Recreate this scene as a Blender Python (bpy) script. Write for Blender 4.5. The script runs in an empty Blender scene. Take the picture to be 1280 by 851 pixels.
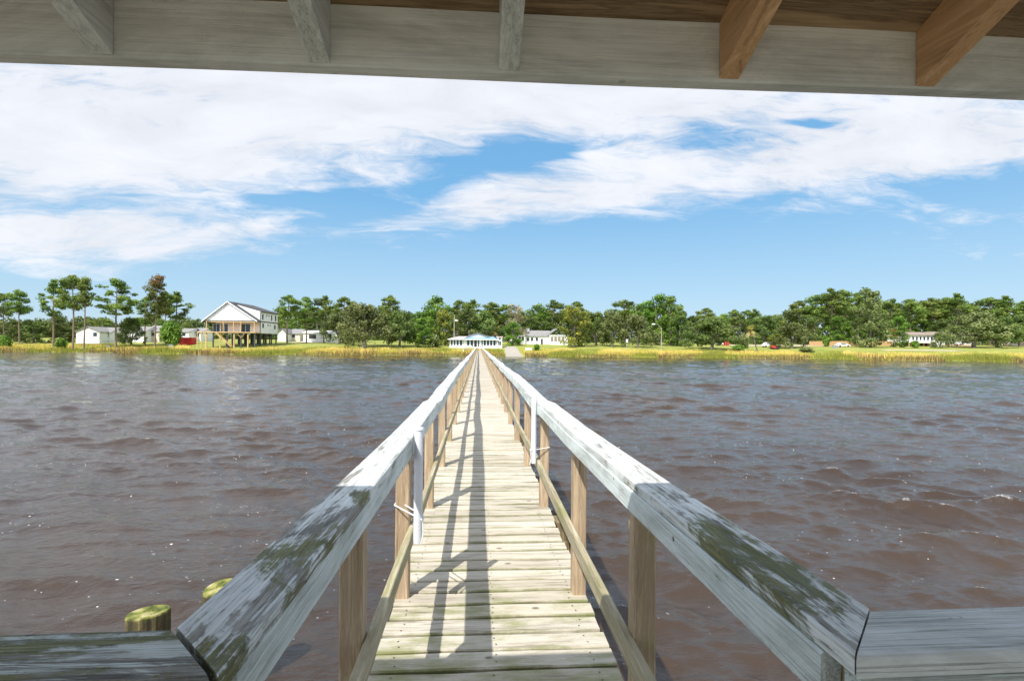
import bpy, math, random
import numpy as np
RNG = np.random.default_rng(7)
random.seed(7)
PI = math.pi
col = bpy.context.scene.collection
S = bpy.context.scene

# ------------------------------------------------------------------ camera model (used to read real positions off the survey of the photo)
F = 630.; YAW = math.radians(3.8); PIT = math.radians(.53); ROL = math.radians(.5); H = 3.1
fw = np.array([math.sin(YAW)*math.cos(PIT), math.cos(YAW)*math.cos(PIT), math.sin(PIT)])
_r = np.array([math.cos(YAW), -math.sin(YAW), 0]); _u = np.cross(_r, fw)
rt = _r*math.cos(ROL)+_u*math.sin(ROL); up = -_r*math.sin(ROL)+_u*math.cos(ROL)
def onY(px, py, Y):
    d = fw*F+rt*(px-640)-up*(py-425.5); t = Y/d[1]
    return d[0]*t, H+d[2]*t
def XA(px, Y): return onY(px, 430, Y)[0]

# ------------------------------------------------------------------ helpers
class MB:
    def __init__(s): s.v = []; s.f = []; s.a = []
    def add(s, vs, fs, a=None):
        n = len(s.v); s.v += [tuple(map(float, p)) for p in vs]; s.f += [tuple(i+n for i in f) for f in fs]
        if a is None: a = random.random()
        s.a += [a]*len(fs); return s
    def box(s, x0, x1, y0, y1, z0, z1, a=None):
        return s.add([(x0,y0,z0),(x1,y0,z0),(x1,y1,z0),(x0,y1,z0),(x0,y0,z1),(x1,y0,z1),(x1,y1,z1),(x0,y1,z1)],
            [(0,3,2,1),(4,5,6,7),(0,1,5,4),(1,2,6,5),(2,3,7,6),(3,0,4,7)], a)
    def hexa(s, b, t, a=None):
        return s.add(list(b)+list(t), [(0,3,2,1),(4,5,6,7),(0,1,5,4),(1,2,6,5),(2,3,7,6),(3,0,4,7)], a)
    def sweep(s, pts, prof, xdir, zdir, cap=True, a=None, shear0=0, shear1=0):
        """prof: list of (u,w) offsets along xdir / zdir; pts: centres.  shear: shift along path per u at the ends"""
        xd = np.array(xdir, float); zd = np.array(zdir, float); n = len(prof); vs = []
        P = [np.array(p, float) for p in pts]; d = P[-1]-P[0]; d /= np.linalg.norm(d)
        for i, p in enumerate(P):
            sh = shear0 if i == 0 else shear1 if i == len(P)-1 else 0
            for (uu, ww) in prof: vs.append(p+xd*uu+zd*ww+d*sh*uu)
        fs = []
        for i in range(len(P)-1):
            for k in range(n): fs.append((i*n+k, i*n+(k+1)%n, (i+1)*n+(k+1)%n, (i+1)*n+k))
        if cap: fs.append(tuple(range(n))[::-1]); fs.append(tuple((len(P)-1)*n+k for k in range(n)))
        return s.add(vs, fs, a)
    def tube(s, pts, rad, n=8, a=None, cap=True):
        P = [np.array(p, float) for p in pts]; vs = []; R = rad if hasattr(rad, '__len__') else [rad]*len(P)
        for i, p in enumerate(P):
            d = P[min(i+1, len(P)-1)]-P[max(i-1, 0)]; d = d/np.linalg.norm(d)
            q = np.array([0, 0, 1.]) if abs(d[2]) < .9 else np.array([1., 0, 0])
            e1 = np.cross(d, q); e1 /= np.linalg.norm(e1); e2 = np.cross(d, e1)
            for k in range(n): vs.append(p+R[i]*(e1*math.cos(2*PI*k/n)+e2*math.sin(2*PI*k/n)))
        fs = [(i*n+k, i*n+(k+1)%n, (i+1)*n+(k+1)%n, (i+1)*n+k) for i in range(len(P)-1) for k in range(n)]
        if cap: fs += [tuple(range(n))[::-1], tuple((len(P)-1)*n+k for k in range(n))]
        return s.add(vs, fs, a)
    def build(s, name, m, parent=None, world=True, smooth=False, loc=None):
        me = bpy.data.meshes.new(name); off = (0, 0, 0)
        if parent is not None and world:
            p = parent; off = np.array(p.location)
            while p.parent is not None: p = p.parent; off = off+np.array(p.location)
        elif loc is not None: off = loc
        me.from_pydata([(x-off[0], y-off[1], z-off[2]) for x, y, z in s.v], [], s.f)
        at = me.attributes.new('rnd', 'FLOAT', 'FACE'); at.data.foreach_set('value', s.a)
        if m: me.materials.append(m)
        if smooth: me.polygons.foreach_set('use_smooth', [True]*len(me.polygons))
        me.validate(); me.update()
        import bmesh
        if len(s.f) < 60000:
            bm = bmesh.new(); bm.from_mesh(me); bmesh.ops.recalc_face_normals(bm, faces=bm.faces); bm.to_mesh(me); bm.free()
        o = bpy.data.objects.new(name, me); col.objects.link(o)
        if parent is not None: o.parent = parent
        elif loc is not None: o.location = loc
        return o
def np_mesh(name, V, Fq, m, attrs=None, parent=None, smooth=False, cols=None):
    """V (n,3), Fq (m,k) numpy"""
    me = bpy.data.meshes.new(name); V = np.asarray(V, np.float32); Fq = np.asarray(Fq, np.int32); k = Fq.shape[1]
    me.vertices.add(len(V)); me.vertices.foreach_set('co', V.ravel())
    me.loops.add(Fq.size); me.loops.foreach_set('vertex_index', Fq.ravel())
    me.polygons.add(len(Fq)); me.polygons.foreach_set('loop_start', np.arange(0, Fq.size, k, dtype=np.int32))
    try: me.polygons.foreach_set('loop_total', np.full(len(Fq), k, np.int32))
    except Exception: pass
    if smooth: me.polygons.foreach_set('use_smooth', np.ones(len(Fq), bool))
    me.update(calc_edges=True)
    for n, (dom, arr) in (attrs or {}).items():
        at = me.attributes.new(n, 'FLOAT', dom); at.data.foreach_set('value', np.asarray(arr, np.float32))
    if m: me.materials.append(m)
    o = bpy.data.objects.new(name, me); col.objects.link(o)
    if parent is not None: o.parent = parent
    return o
def tag(o, label=None, cat=None, group=None, kind=None):
    if label: o['label'] = label
    if cat: o['category'] = cat
    if group: o['group'] = group
    if kind: o['kind'] = kind
    return o
def thing(name, label, cat, loc, group=None):
    o = bpy.data.objects.new(name, None); col.objects.link(o); o.location = loc; o.empty_display_size = .3
    return tag(o, label, cat, group)
def fresh(o):  # empties get matrices late; nothing needed
    return o

# ------------------------------------------------------------------ material helpers
class NT:
    def __init__(s, name):
        s.m = bpy.data.materials.new(name); s.m.use_nodes = True; s.t = s.m.node_tree; s.t.nodes.clear()
        s.out = s.n('ShaderNodeOutputMaterial'); s.p = s.n('ShaderNodeBsdfPrincipled'); s.l(s.p, 0, s.out, 0)
    def n(s, typ, **kw):
        x = s.t.nodes.new(typ)
        for k, v in kw.items(): setattr(x, k, v)
        return x
    def l(s, a, ai, b, bi): s.t.links.new(a.outputs[ai], b.inputs[bi])
    def setp(s, **kw):
        for k, v in kw.items(): s.p.inputs[k.replace('_', ' ')].default_value = v
    def coord(s, scale=(1, 1, 1), rot=(0, 0, 0), kind='Object', loc=(0, 0, 0), world=False):
        if world: tc = s.n('ShaderNodeNewGeometry'); oi = 0
        else: tc = s.n('ShaderNodeTexCoord'); oi = kind
        mp = s.n('ShaderNodeMapping'); mp.inputs['Scale'].default_value = scale; mp.inputs['Rotation'].default_value = rot; mp.inputs['Location'].default_value = loc
        s.t.links.new(tc.outputs[oi], mp.inputs[0]); return mp
    def noise(s, co, scale=5, detail=5, rough=.55, dist=0):
        x = s.n('ShaderNodeTexNoise'); x.inputs['Scale'].default_value = scale; x.inputs['Detail'].default_value = detail
        x.inputs['Roughness'].default_value = rough; x.inputs['Distortion'].default_value = dist; s.l(co, 0, x, 0); return x
    def ramp(s, src, stops, oi=0, interp='LINEAR'):
        x = s.n('ShaderNodeValToRGB'); cr = x.color_ramp; cr.interpolation = interp
        while len(cr.elements) < len(stops): cr.elements.new(.5)
        for e, (p, c) in zip(cr.elements, stops):
            e.position = p; e.color = (c, c, c, 1) if not hasattr(c, '__len__') else (*c[:3], 1)
        s.l(src, oi, x, 0); return x
    def mix(s, fac, a, b, mode='MIX'):
        x = s.n('ShaderNodeMix', data_type='RGBA', blend_type=mode)
        for i, v in ((0, fac), (6, a), (7, b)):
            if hasattr(v, 'outputs'): s.t.links.new(v.outputs[2 if v.bl_idname == 'ShaderNodeMix' else 0], x.inputs[i])
            elif isinstance(v, tuple) and len(v) == 2 and hasattr(v[0], 'outputs'): s.t.links.new(v[0].outputs[v[1]], x.inputs[i])
            else: x.inputs[i].default_value = v if i == 0 else (*v[:3], 1)
        return x
    def math(s, op, a, b=None, c=None, clamp=False):
        x = s.n('ShaderNodeMath', operation=op, use_clamp=clamp)
        for i, v in enumerate((a, b, c)):
            if v is None: continue
            if hasattr(v, 'outputs'): s.t.links.new(v.outputs[0], x.inputs[i])
            elif isinstance(v, tuple): s.t.links.new(v[0].outputs[v[1]], x.inputs[i])
            else: x.inputs[i].default_value = v
        return x
    def attr(s, name): return s.n('ShaderNodeAttribute', attribute_name=name)
    def bump(s, h, strength=.3, dist=.01, oi=0, prev=None):
        x = s.n('ShaderNodeBump'); x.inputs['Strength'].default_value = strength; x.inputs['Distance'].default_value = dist
        s.t.links.new(h.outputs[oi], x.inputs['Height'])
        if prev: s.t.links.new(prev.outputs[0], x.inputs['Normal'])
        s.t.links.new(x.outputs[0], s.p.inputs['Normal']); return x
    def color(s, c):
        o = c.outputs[2] if c.bl_idname == 'ShaderNodeMix' else c.outputs[0]
        s.t.links.new(o, s.p.inputs['Base Color'])

def flat(name, c, rough=.7, var=.12, scale=1.5, metallic=0):
    t = NT(name); co = t.coord(); n = t.noise(co, scale, 5)
    c = np.array(c); r = t.ramp(n, [(.3, c*(1-var)), (.7, np.minimum(1, c*(1+var)))]); t.color(r); t.setp(Roughness=rough, Metallic=metallic); return t.m

def painted_wood(name, along='Y', paint=(.60, .66, .63), wear=.5, moss=.5, grain=1.0, near=0, specks=1.0):
    """old white paint worn through to grey wood, with cracks along the grain, mildew and moss patches (more of both on the sheltered boards)"""
    t = NT(name); k = lambda a, b: {'Y': (a, b, a), 'X': (b, a, a)}[along]
    cb = t.coord((1, 1, 1)); cp = t.coord(k(7, 2.4)); st = t.coord(k(34, 1.5)); cf = t.coord(k(150, 3.5), loc=(2, 5, 1))
    patch = t.noise(cp, 1.0, 9, .70, .8); streak = t.noise(st, 1.0, 7, .66, .3); fine = t.noise(cf, 1.0, 5, .62, .2); big = t.noise(cb, 2.2, 6, .62)
    if near:
        g = t.n('ShaderNodeNewGeometry'); sx = t.n('ShaderNodeSeparateXYZ'); t.l(g, 'Position', sx, 0)
        nb = t.n('ShaderNodeMapRange', interpolation_type='SMOOTHSTEP'); nb.inputs[1].default_value = 3.0; nb.inputs[2].default_value = 1.35; nb.inputs[3].default_value = 0; nb.inputs[4].default_value = near; t.l(sx, 1, nb, 0)
    else: nb = t.n('ShaderNodeValue'); nb.outputs[0].default_value = 0
    a = t.math('MULTIPLY_ADD', streak, .8, patch); a = t.math('MULTIPLY_ADD', fine, .35, a); a = t.math('MULTIPLY_ADD', nb, .13, a)   # mean 1.075
    th = 1.36-.40*wear
    wr = t.ramp(t.math('MULTIPLY', a, .5), [(th*.5-.004, 0), (th*.5+.014, 1)])
    wood = t.ramp(t.math('MULTIPLY_ADD', streak, .5, t.math('MULTIPLY', fine, .5)), [(.38, (.07, .065, .055)), (.5, (.22, .21, .185)), (.62, (.42, .405, .365))])
    base = t.ramp(big, [(.3, np.array(paint)*.86), (.65, paint)])
    grime = t.ramp(t.math('MULTIPLY_ADD', fine, .4, patch), [(.62, 0), (.86, .55)]); base = t.mix(grime, base, (.27, .28, .235))
    c = t.mix(wr, base, wood)
    cc_ = t.coord(k(85, .9), loc=(9, 4, 2)); nc = t.noise(cc_, 1, 4, .55, .15)
    ck = t.ramp(nc, [(.474, 0), (.5, .95*min(1, max(0, wear+.3))*grain), (.526, 0)]); ckm = t.math('MULTIPLY', ck, t.ramp(patch, [(.40, .45), (.55, 1)])); c = t.mix(ckm, c, (.075, .07, .055))
    nm = t.noise(t.coord(k(3.2, 1.5), loc=(3, 7, 1)), 1.6, 9, .72, .5)
    mm = t.math('MULTIPLY_ADD', fine, .28, nm); mm = t.math('MULTIPLY_ADD', nb, .275, mm); mt = .98-.40*moss
    mr = t.ramp(t.math('MULTIPLY', mm, .8), [(mt*.8-.015, 0), (mt*.8+.03, .92)])
    mc = t.ramp(t.math('MULTIPLY_ADD', fine, .6, t.math('MULTIPLY', patch, .4)), [(.40, (.045, .05, .010)), (.50, (.12, .125, .018)), (.62, (.26, .25, .09))])
    c = t.mix(mr, c, mc)
    v = t.n('ShaderNodeTexVoronoi'); v.inputs['Scale'].default_value = 7.5; t.l(cb, 0, v, 0)
    sp = t.ramp(v, [(.05, .85*specks), (.075, 0)]); c = t.mix(sp, c, (.05, .045, .04))
    mi = t.noise(cb, 55, 3, .6); sp2 = t.ramp(mi, [(.70, 0), (.76, .6*specks)]); c = t.mix(sp2, c, (.09, .09, .07))
    t.color(c); t.setp(Roughness=.72)
    hb = t.math('MULTIPLY_ADD', wr, -.30, fine); hb = t.math('MULTIPLY_ADD', ckm, -1.0, hb); hb = t.math('MULTIPLY_ADD', mr, .4, hb)
    t.bump(hb, .75*grain, .006); return t.m

def bare_wood(name, axis='Z', lo=(.20, .13, .08), hi=(.50, .37, .24), rough=.75, ring=1.0, bumps=.4, green=0.0):
    t = NT(name); k = {'Z': (22, 22, 1.2), 'Y': (22, 1.2, 22), 'X': (1.2, 22, 22)}[axis]
    oi = t.n('ShaderNodeObjectInfo'); co = t.coord(k); ad = t.n('ShaderNodeVectorMath', operation='ADD')
    sc = t.n('ShaderNodeVectorMath', operation='SCALE'); t.l(oi, 'Location', sc, 0); sc.inputs['Scale'].default_value = 3.7
    t.l(co, 0, ad, 0); t.l(sc, 0, ad, 1)
    n = t.noise(ad, 1.1, 8, .62, 1.2); f = t.noise(ad, 6, 4, .6)
    a = t.math('MULTIPLY_ADD', f, .35, n)
    c = t.ramp(a, [(.50, np.array(lo)*.75), (.62, np.array(lo)*.5+np.array(hi)*.5), (.68, np.array(lo)*.8+np.array(hi)*.2), (.74, np.array(lo)*.4+np.array(hi)*.6), (.88, hi)])
    b = t.noise(t.coord((1, 1, 1)), 1.7, 4); c = t.mix(t.ramp(b, [(.4, 0), (.8, .35)]), c, np.array(lo)*.8)
    if green:
        g = t.noise(t.coord((1, 1, 1)), 2.3, 5, .65); c = t.mix(t.ramp(g, [(.58-.15*green, 0), (.75, .75)]), c, (.22, .24, .06))
    t.color(c); t.setp(Roughness=rough); t.bump(a, bumps, .004); return t.m

M = {}
M['cap'] = painted_wood('paint_cap', 'Y', paint=(.78, .81, .79), wear=.34, moss=.10, near=1.0)
M['capx'] = painted_wood('paint_cap_cross', 'X', paint=(.70, .76, .72), wear=.55, moss=.78)
M['capx2'] = painted_wood('paint_cap_clean', 'X', paint=(.76, .80, .78), wear=.12, moss=.15)
M['apron'] = painted_wood('paint_apron', 'Y', paint=(.72, .79, .77), wear=.10, moss=.0, near=.6)
M['apronx'] = painted_wood('paint_apron_cross', 'X', paint=(.64, .72, .69), wear=.2, moss=.1)
M['beam'] = painted_wood('paint_beam', 'X', paint=(.83, .84, .78), wear=-.25, moss=-1.2, grain=.5, specks=.35)
M['rafter'] = painted_wood('paint_rafter', 'Y', paint=(.86, .87, .82), wear=.10, moss=-1.2, grain=.8, specks=.8)
M['post'] = bare_wood('post_wood', 'Z', (.25, .17, .10), (.58, .45, .30), green=.35, bumps=.7)
M['midrail'] = bare_wood('weathered_rail', 'Y', (.22, .18, .10), (.58, .52, .38), green=.7)
M['rafter_new'] = bare_wood('new_pine', 'Y', (.52, .28, .12), (.84, .55, .30), bumps=.25, rough=.6)
M['pile'] = bare_wood('pile_wood', 'Z', (.10, .07, .03), (.36, .27, .14))
M['pvc'] = flat('white_pvc', (.66, .67, .71), .35, .06, 3)
M['cord'] = flat('white_cord', (.75, .75, .72), .8)

def mk_moss_pile():
    t = NT('mossy_pile'); co = t.coord((9, 9, 1)); n = t.noise(co, 1.5, 6, .6, .5); m = t.noise(t.coord(), 7, 5, .6)
    wood = t.ramp(n, [(.40, (.035, .03, .012)), (.55, (.12, .095, .04)), (.72, (.30, .24, .14))])
    g = t.n('ShaderNodeNewGeometry'); s = t.n('ShaderNodeSeparateXYZ'); t.l(g, 'Normal', s, 0)
    tc = t.n('ShaderNodeTexCoord'); sp = t.n('ShaderNodeSeparateXYZ'); t.l(tc, 'Object', sp, 0)
    top = t.math('MULTIPLY_ADD', (s, 2), .40, m)
    hz = t.math('MULTIPLY_ADD', (sp, 2), 1.6, top)
    k = t.ramp(hz, [(.45, 0), (.8, 1)])
    moss = t.ramp(m, [(.38, (.04, .055, .008)), (.48, (.13, .15, .02)), (.57, (.26, .25, .07)), (.66, (.42, .37, .22))])
    t.color(t.mix(k, wood, moss)); t.setp(Roughness=.9); t.bump(t.math('ADD', n, m), 1.0, .02); return t.m
M['mosspile'] = mk_moss_pile()

def mk_deck():
    t = NT('deck_planks'); at = t.attr('rnd'); co = t.coord((1.3, 16, 16)); fi = t.coord((4, 95, 95)); bl = t.coord((1, 1, 1))
    off = t.n('ShaderNodeVectorMath', operation='ADD'); cmb = t.n('ShaderNodeCombineXYZ'); t.l(t.math('MULTIPLY', (at, 2), 37.), 0, cmb, 0)
    t.l(co, 0, off, 0); t.l(cmb, 0, off, 1)
    n = t.noise(off, 1, 7, .65, .5); n2 = t.noise(fi, 1, 5, .6); b = t.noise(bl, 2.6, 5, .6)
    a = t.math('MULTIPLY_ADD', n2, .5, n)
    c = t.ramp(a, [(.52, (.13, .11, .09)), (.60, (.28, .245, .19)), (.72, (.47, .43, .36)), (.95, (.58, .54, .465))])
    # plank to plank tone
    tone = t.ramp(at, [(0, (.80, .78, .72)), (.5, (1, .98, .94)), (1, (1, 1, 1))], oi=2); c = t.mix(1.0, c, tone, 'MULTIPLY')
    # light bleached patches and green moss near plank edges
    blc = t.ramp(b, [(.5, 0), (.72, .5)]); c = t.mix(blc, c, (.48, .445, .38))
    mo = t.noise(t.coord((1, 2.5, 1), loc=(5, 2, 0)), 2.1, 6, .68); mm = t.math('MULTIPLY_ADD', n2, .35, mo)
    gp = t.n('ShaderNodeNewGeometry'); gs = t.n('ShaderNodeSeparateXYZ'); t.l(gp, 'Position', gs, 0)
    nb = t.n('ShaderNodeMapRange', interpolation_type='SMOOTHSTEP'); nb.inputs[1].default_value = 5; nb.inputs[2].default_value = 2.2; nb.inputs[3].default_value = -.07; nb.inputs[4].default_value = .13; t.l(gs, 1, nb, 0)
    mm = t.math('ADD', mm, nb); c = t.mix(t.ramp(mm, [(.74, 0), (.90, .75)]), c, (.20, .215, .075))
    ed = t.attr('edge'); edn = t.math('MULTIPLY', (ed, 2), t.ramp(mo, [(.35, 0), (.6, 1)])); c = t.mix(t.math('MULTIPLY', edn, .8), c, (.13, .14, .04))
    kn = t.n('ShaderNodeTexVoronoi'); kn.inputs['Scale'].default_value = 1; t.l(t.coord((3.1, 5.3, 1), loc=(.2, .7, 0)), 0, kn, 0); c = t.mix(t.ramp(kn, [(.05, .8), (.10, 0)]), c, (.10, .075, .045))
    # screw heads
    t.color(c); t.setp(Roughness=.8); t.bump(a, .8, .006); return t.m
M['deck'] = mk_deck()

def mk_ply():
    t = NT('plywood_underside'); co = t.coord((.55, 7, 1)); w = t.n('ShaderNodeTexWave', wave_type='BANDS', bands_direction='Y')
    w.inputs['Scale'].default_value = .55; w.inputs['Distortion'].default_value = 9; w.inputs['Detail'].default_value = 4; w.inputs['Detail Scale'].default_value = .9; t.l(co, 0, w, 0)
    n = t.noise(t.coord((3, 40, 3)), 1, 6, .6); a = t.math('MULTIPLY_ADD', n, .5, w); a = t.math('MULTIPLY', a, .66)
    c = t.ramp(a, [(.1, (.22, .13, .06)), (.4, (.40, .26, .14)), (.8, (.58, .42, .25))])
    v = t.n('ShaderNodeTexVoronoi'); v.inputs['Scale'].default_value = 1; t.l(t.coord((2.2, 3.2, 1), loc=(.35, .2, 0)), 0, v, 0)
    c = t.mix(t.ramp(v, [(.07, .9), (.16, 0)]), c, (.05, .025, .012))
    t.color(c); t.setp(Roughness=.7); t.bump(a, .2, .003); return t.m
M['ply'] = bare_wood('plywood_underside', 'X', (.10, .055, .025), (.52, .36, .20), bumps=.2)
M['shingle'] = flat('roof_shingle', (.10, .10, .11), .9, .3, 6)

# ------------------------------------------------------------------ PIER
DZ = 1.465; XL, XR = -.434, .632           # post faces towards the walkway
PIER_END = 158.
def capz(y):
    z = np.interp(y, [.8, 2, 3.3, 5], [2.605, 2.572, 2.553, 2.55])
    return float(z + (0 if y < 5 else .012*math.sin(y*.9)+.008*math.sin(y*2.1+1)))
def capx(y, side):
    return ((.016 if side > 0 else 0)*max(0, 1-(y-.9)/2.5) if y < 5 else .012*math.sin(y*.55+side*2)+.007*math.sin(y*1.7+side))
pier = thing('pier', 'long weathered wooden pier walkway with worn white handrails running to the far shore', 'pier', (.09, .8, 0))
# deck planks as ONE part (planks are surface pattern); every plank modelled
def deck_mesh():
    V = []; Fc = []; A = []; E_ = []
    y = -2.2; i = 0; n = 0
    rs = np.random.default_rng(3)
    while y < PIER_END:
        w = .139+rs.uniform(-.004, .003); g = .026+rs.uniform(-.005, .006) if y < 14 else .019
        x0 = -.52+rs.uniform(-.012, .012); x1 = .725+rs.uniform(-.012, .012); sk = rs.uniform(-.004, .004); dz = rs.uniform(-.003, .003); cup = rs.uniform(0, .003)
        near = y < 16; ns = 14 if near else 1; ch = .007
        prof = [(0, -.037), (w, -.037), (w, -ch), (w-ch, 0), (w*.5, -cup), (ch, 0), (0, -ch)] if near else [(0, -.037), (w, -.037), (w, 0), (0, 0)]
        m = len(prof); wob = rs.uniform(0, 6, 3)
        for s in range(ns+1):
            x = x0+(x1-x0)*s/ns
            wy = .0022*math.sin(x*5+wob[0])+.0015*math.sin(x*13+wob[1]) if near else 0; wz = .0015*math.sin(x*7+wob[2]) if near else 0
            for (yy, zz) in prof: V.append((x, y+yy+sk*(s/ns-.5)+wy, DZ+zz+dz+wz))
        a = rs.random()
        for s in range(ns):
            for k in range(m):
                Fc.append((n+s*m+k, n+s*m+(k+1)%m, n+(s+1)*m+(k+1)%m, n+(s+1)*m+k)); A.append(a)
                E_.append(1.0 if near and k in (1, 2, 5, 6, 0) and y < 9 else 0)
        Fc.append(tuple(n+k for k in range(m))); A.append(a); E_.append(0)
        Fc.append(tuple(n+ns*m+k for k in range(m))[::-1]); A.append(a); E_.append(0)
        n += (ns+1)*m; y += w+g
    me = bpy.data.meshes.new('deck'); me.from_pydata([(x-.09, yy-.8, z) for x, yy, z in V], [], Fc)
    for nm, ar in (('rnd', A), ('edge', E_)):
        at = me.attributes.new(nm, 'FLOAT', 'FACE'); at.data.foreach_set('value', ar)
    import bmesh
    bm = bmesh.new(); bm.from_mesh(me); bmesh.ops.recalc_face_normals(bm, faces=bm.faces); bm.to_mesh(me); bm.free()
    me.materials.append(M['deck']); o = bpy.data.objects.new('deck', me); col.objects.link(o); o.parent = pier
deck_mesh()
def screws():
    V = []; Fc = []; n = 0; y = -2.2; rs = np.random.default_rng(3); r2 = random.Random(1)
    while y < 9:
        w = .139+rs.uniform(-.004, .003); g = .026+rs.uniform(-.005, .006); rs.uniform(-.012, .012); rs.uniform(-.012, .012); rs.uniform(-.004, .004); dz = rs.uniform(-.003, .003); rs.uniform(0, .003); rs.uniform(0, 6, 3); rs.random()
        for x in (-.42, .10, .61):
            for q in (.28, .72):
                cx, cy = x+r2.uniform(-.012, .012), y+w*q+r2.uniform(-.006, .006); R0 = .0052
                V += [(cx+R0*math.cos(k*PI/4)-.09, cy+R0*math.sin(k*PI/4)-.8, DZ+dz+.0022) for k in range(8)]; Fc.append(tuple(n+k for k in range(8))); n += 8
        y += w+g
    me = bpy.data.meshes.new('screw_heads'); me.from_pydata(V, [], Fc); me.materials.append(flat('rusty_screw', (.06, .04, .03), .6)); o = bpy.data.objects.new('screw_heads', me); col.objects.link(o); o.parent = pier; o['kind'] = 'stuff'
screws()
# stringers below the deck
for x in (-.42, .10, .61):
    b = MB(); b.box(x-.02, x+.02, .9, PIER_END, DZ-.235, DZ-.0405); b.build('stringer', M['pile'], pier)
# posts
ys = [2.03, 3.33]; y = 5.12
while y < PIER_END-1: ys.append(y); y += 1.75+.05*math.sin(y*3.1)
def post_mesh(mb, x, y, z0, z1, w=.089, tw=0):
    c = .006; h = w/2; pr = [(-h+c, -h), (h-c, -h), (h, -h+c), (h, h-c), (h-c, h), (-h+c, h), (-h, h-c), (-h, -h+c)]
    mb.sweep([(x, y, z0), (x+tw, y+tw*.4, z1)], pr, (1, 0, 0), (0, 1, 0))
far = MB()
nleft = 100; idx = 0
for i, y in enumerate(ys):
    for s in (-1, 1):
        x = (XL-.0445) if s < 0 else (XR+.0445); tw = random.uniform(-.006, .006)
        z1 = capz(y)-.040
        if idx < 98:
            b = MB(); post_mesh(b, x, y, .95, z1, tw=tw); b.build('post', M['post'], pier)
        else: post_mesh(far, x, y, .95, z1, tw=tw)
        idx += 1
o = far.build('post', M['post'], pier); o['kind'] = 'stuff'; o['label'] = 'far rail posts merging into one row'
# piles into the water
for i, y in enumerate(np.arange(4.9, 150, 4.9)):
    for s, x in ((-1, -.60), (1, .78)):
        b = MB(); b.tube([(x, y, -2.0), (x, y, DZ-.06)], .11, 12); b.build('pile', M['pile'], pier, smooth=False)
    b = MB(); b.box(-.72, .9, y-.13, y-.09, DZ-.46, DZ-.24); b.build('cross_beam', M['pile'], pier)
# caps (2x6 laid flat), aprons (2x4 under the inner edge) and mid rails in lengths, one part each run of boards
def cap_prof(w=.143, th=.038, c=.006, lip=0):
    h = w/2
    return [(-h, -th+c*.4), (-h+c*.4, -th), (h-c*.4, -th), (h, -th+c*.4), (h, -c), (h-c*.8, -c*.2), (h-c*2, 0), (-h+c*2, 0), (-h+c*.8, -c*.2), (-h, -c)]
def run(side, kind):
    xin = -.387 if side < 0 else .594
    joints = [0.855, 4.83, 8.2, 11.5]; 
    while joints[-1] < PIER_END-6: joints.append(joints[-1]+4.9)
    joints[-1] = PIER_END
    out = []
    for j in range(len(joints)-1):
        a, b_ = joints[j]+.0015, joints[j+1]-.0015; N = max(2, int((b_-a)/.35)) if j < 4 else 3
        m = MB(); pts = []
        jx = random.uniform(-.005, .005); jz = random.uniform(-.004, .004)
        for k in range(N+1):
            t = k/N; y = a+(b_-a)*t
            z = capz(y)+jz*(0 if j == 0 else 1); x = capx(y, side)+jx
            if kind == 'cap': pts.append((xin+side*.0715+x, y, z))
            elif kind == 'apron': pts.append((xin+side*.019+x, y, z-.0395-.0445))
            else: pts.append(((XL+.0195 if side < 0 else XR-.0195), y, 1.895+(.012*math.sin(y*1.3+side))))
        if kind == 'cap': m.sweep(pts, cap_prof(), (1, 0, 0), (0, 0, 1), shear0=(-1. if side < 0 else 1.) if j == 0 else 0)
        else:
            h, w = (.0445, .019)
            c = .005; pr = [(-w, -h+c), (-w+c, -h), (w-c, -h), (w, -h+c), (w, h-c), (w-c, h), (-w+c, h), (-w, h-c)]
            m.sweep(pts, pr, (1, 0, 0), (0, 0, 1))
        out.append(m)
    return out
for side in (-1, 1):
    for kind, nm, mat in (('cap', 'handrail', 'cap'), ('apron', 'rail_apron', 'apron'), ('mid', 'mid_rail', 'midrail')):
        ms = run(side, kind)
        for m in ms:
            o = m.build(nm, M[mat], pier)
# landing gate posts at far end
# ------------------------------------------------------------------ SHELTER at the near end
sh = thing('pier_shelter', 'open roofed shelter at the near pier end with painted fascia, bare rafters and worn railing', 'shelter', (.1, -1.2, 0))
ROOFX = 3.5; zb_at = lambda x: 3.616+.006*x; PITCH = math.tan(math.radians(21.7)); YB = .95; ZB = 3.612
b = MB(); N = 40
b.sweep([(-ROOFX+2*ROOFX*k/N, YB+.016, zb_at(-ROOFX+2*ROOFX*k/N)+.0565+.0012*math.sin(k*.8)) for k in range(N+1)], [(-.016, -.0535), (-.013, -.0565), (.016, -.0565), (.016, .0565+.004), (-.016, .0535+.004)][::-1], (0, 1, 0), (0, 0, 1))
b.build('fascia_board', M['beam'], sh)
xs_r = [XA(q, .95) for q in (-700, -430, -150, 122, 395, 633, 909, 1155, 1420, 1680, 1940)]
for k, x in enumerate(xs_r):
    b = MB(); L = 2.25; y0 = YB-.0015; y1 = YB-L
    z0 = zb_at(x)+.004; t = .113-.006*x
    b.hexa([(x-.019, y1, z0+PITCH*(y0-y1)), (x+.019, y1, z0+PITCH*(y0-y1)), (x+.019, y0, z0), (x-.019, y0, z0)],
           [(x-.019, y1, z0+PITCH*(y0-y1)+t), (x+.019, y1, z0+PITCH*(y0-y1)+t), (x+.019, y0, z0+t), (x-.019, y0, z0+t)])
    b.build('rafter', M['rafter_new' if k in (6, 7) else 'rafter'], sh)
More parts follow.
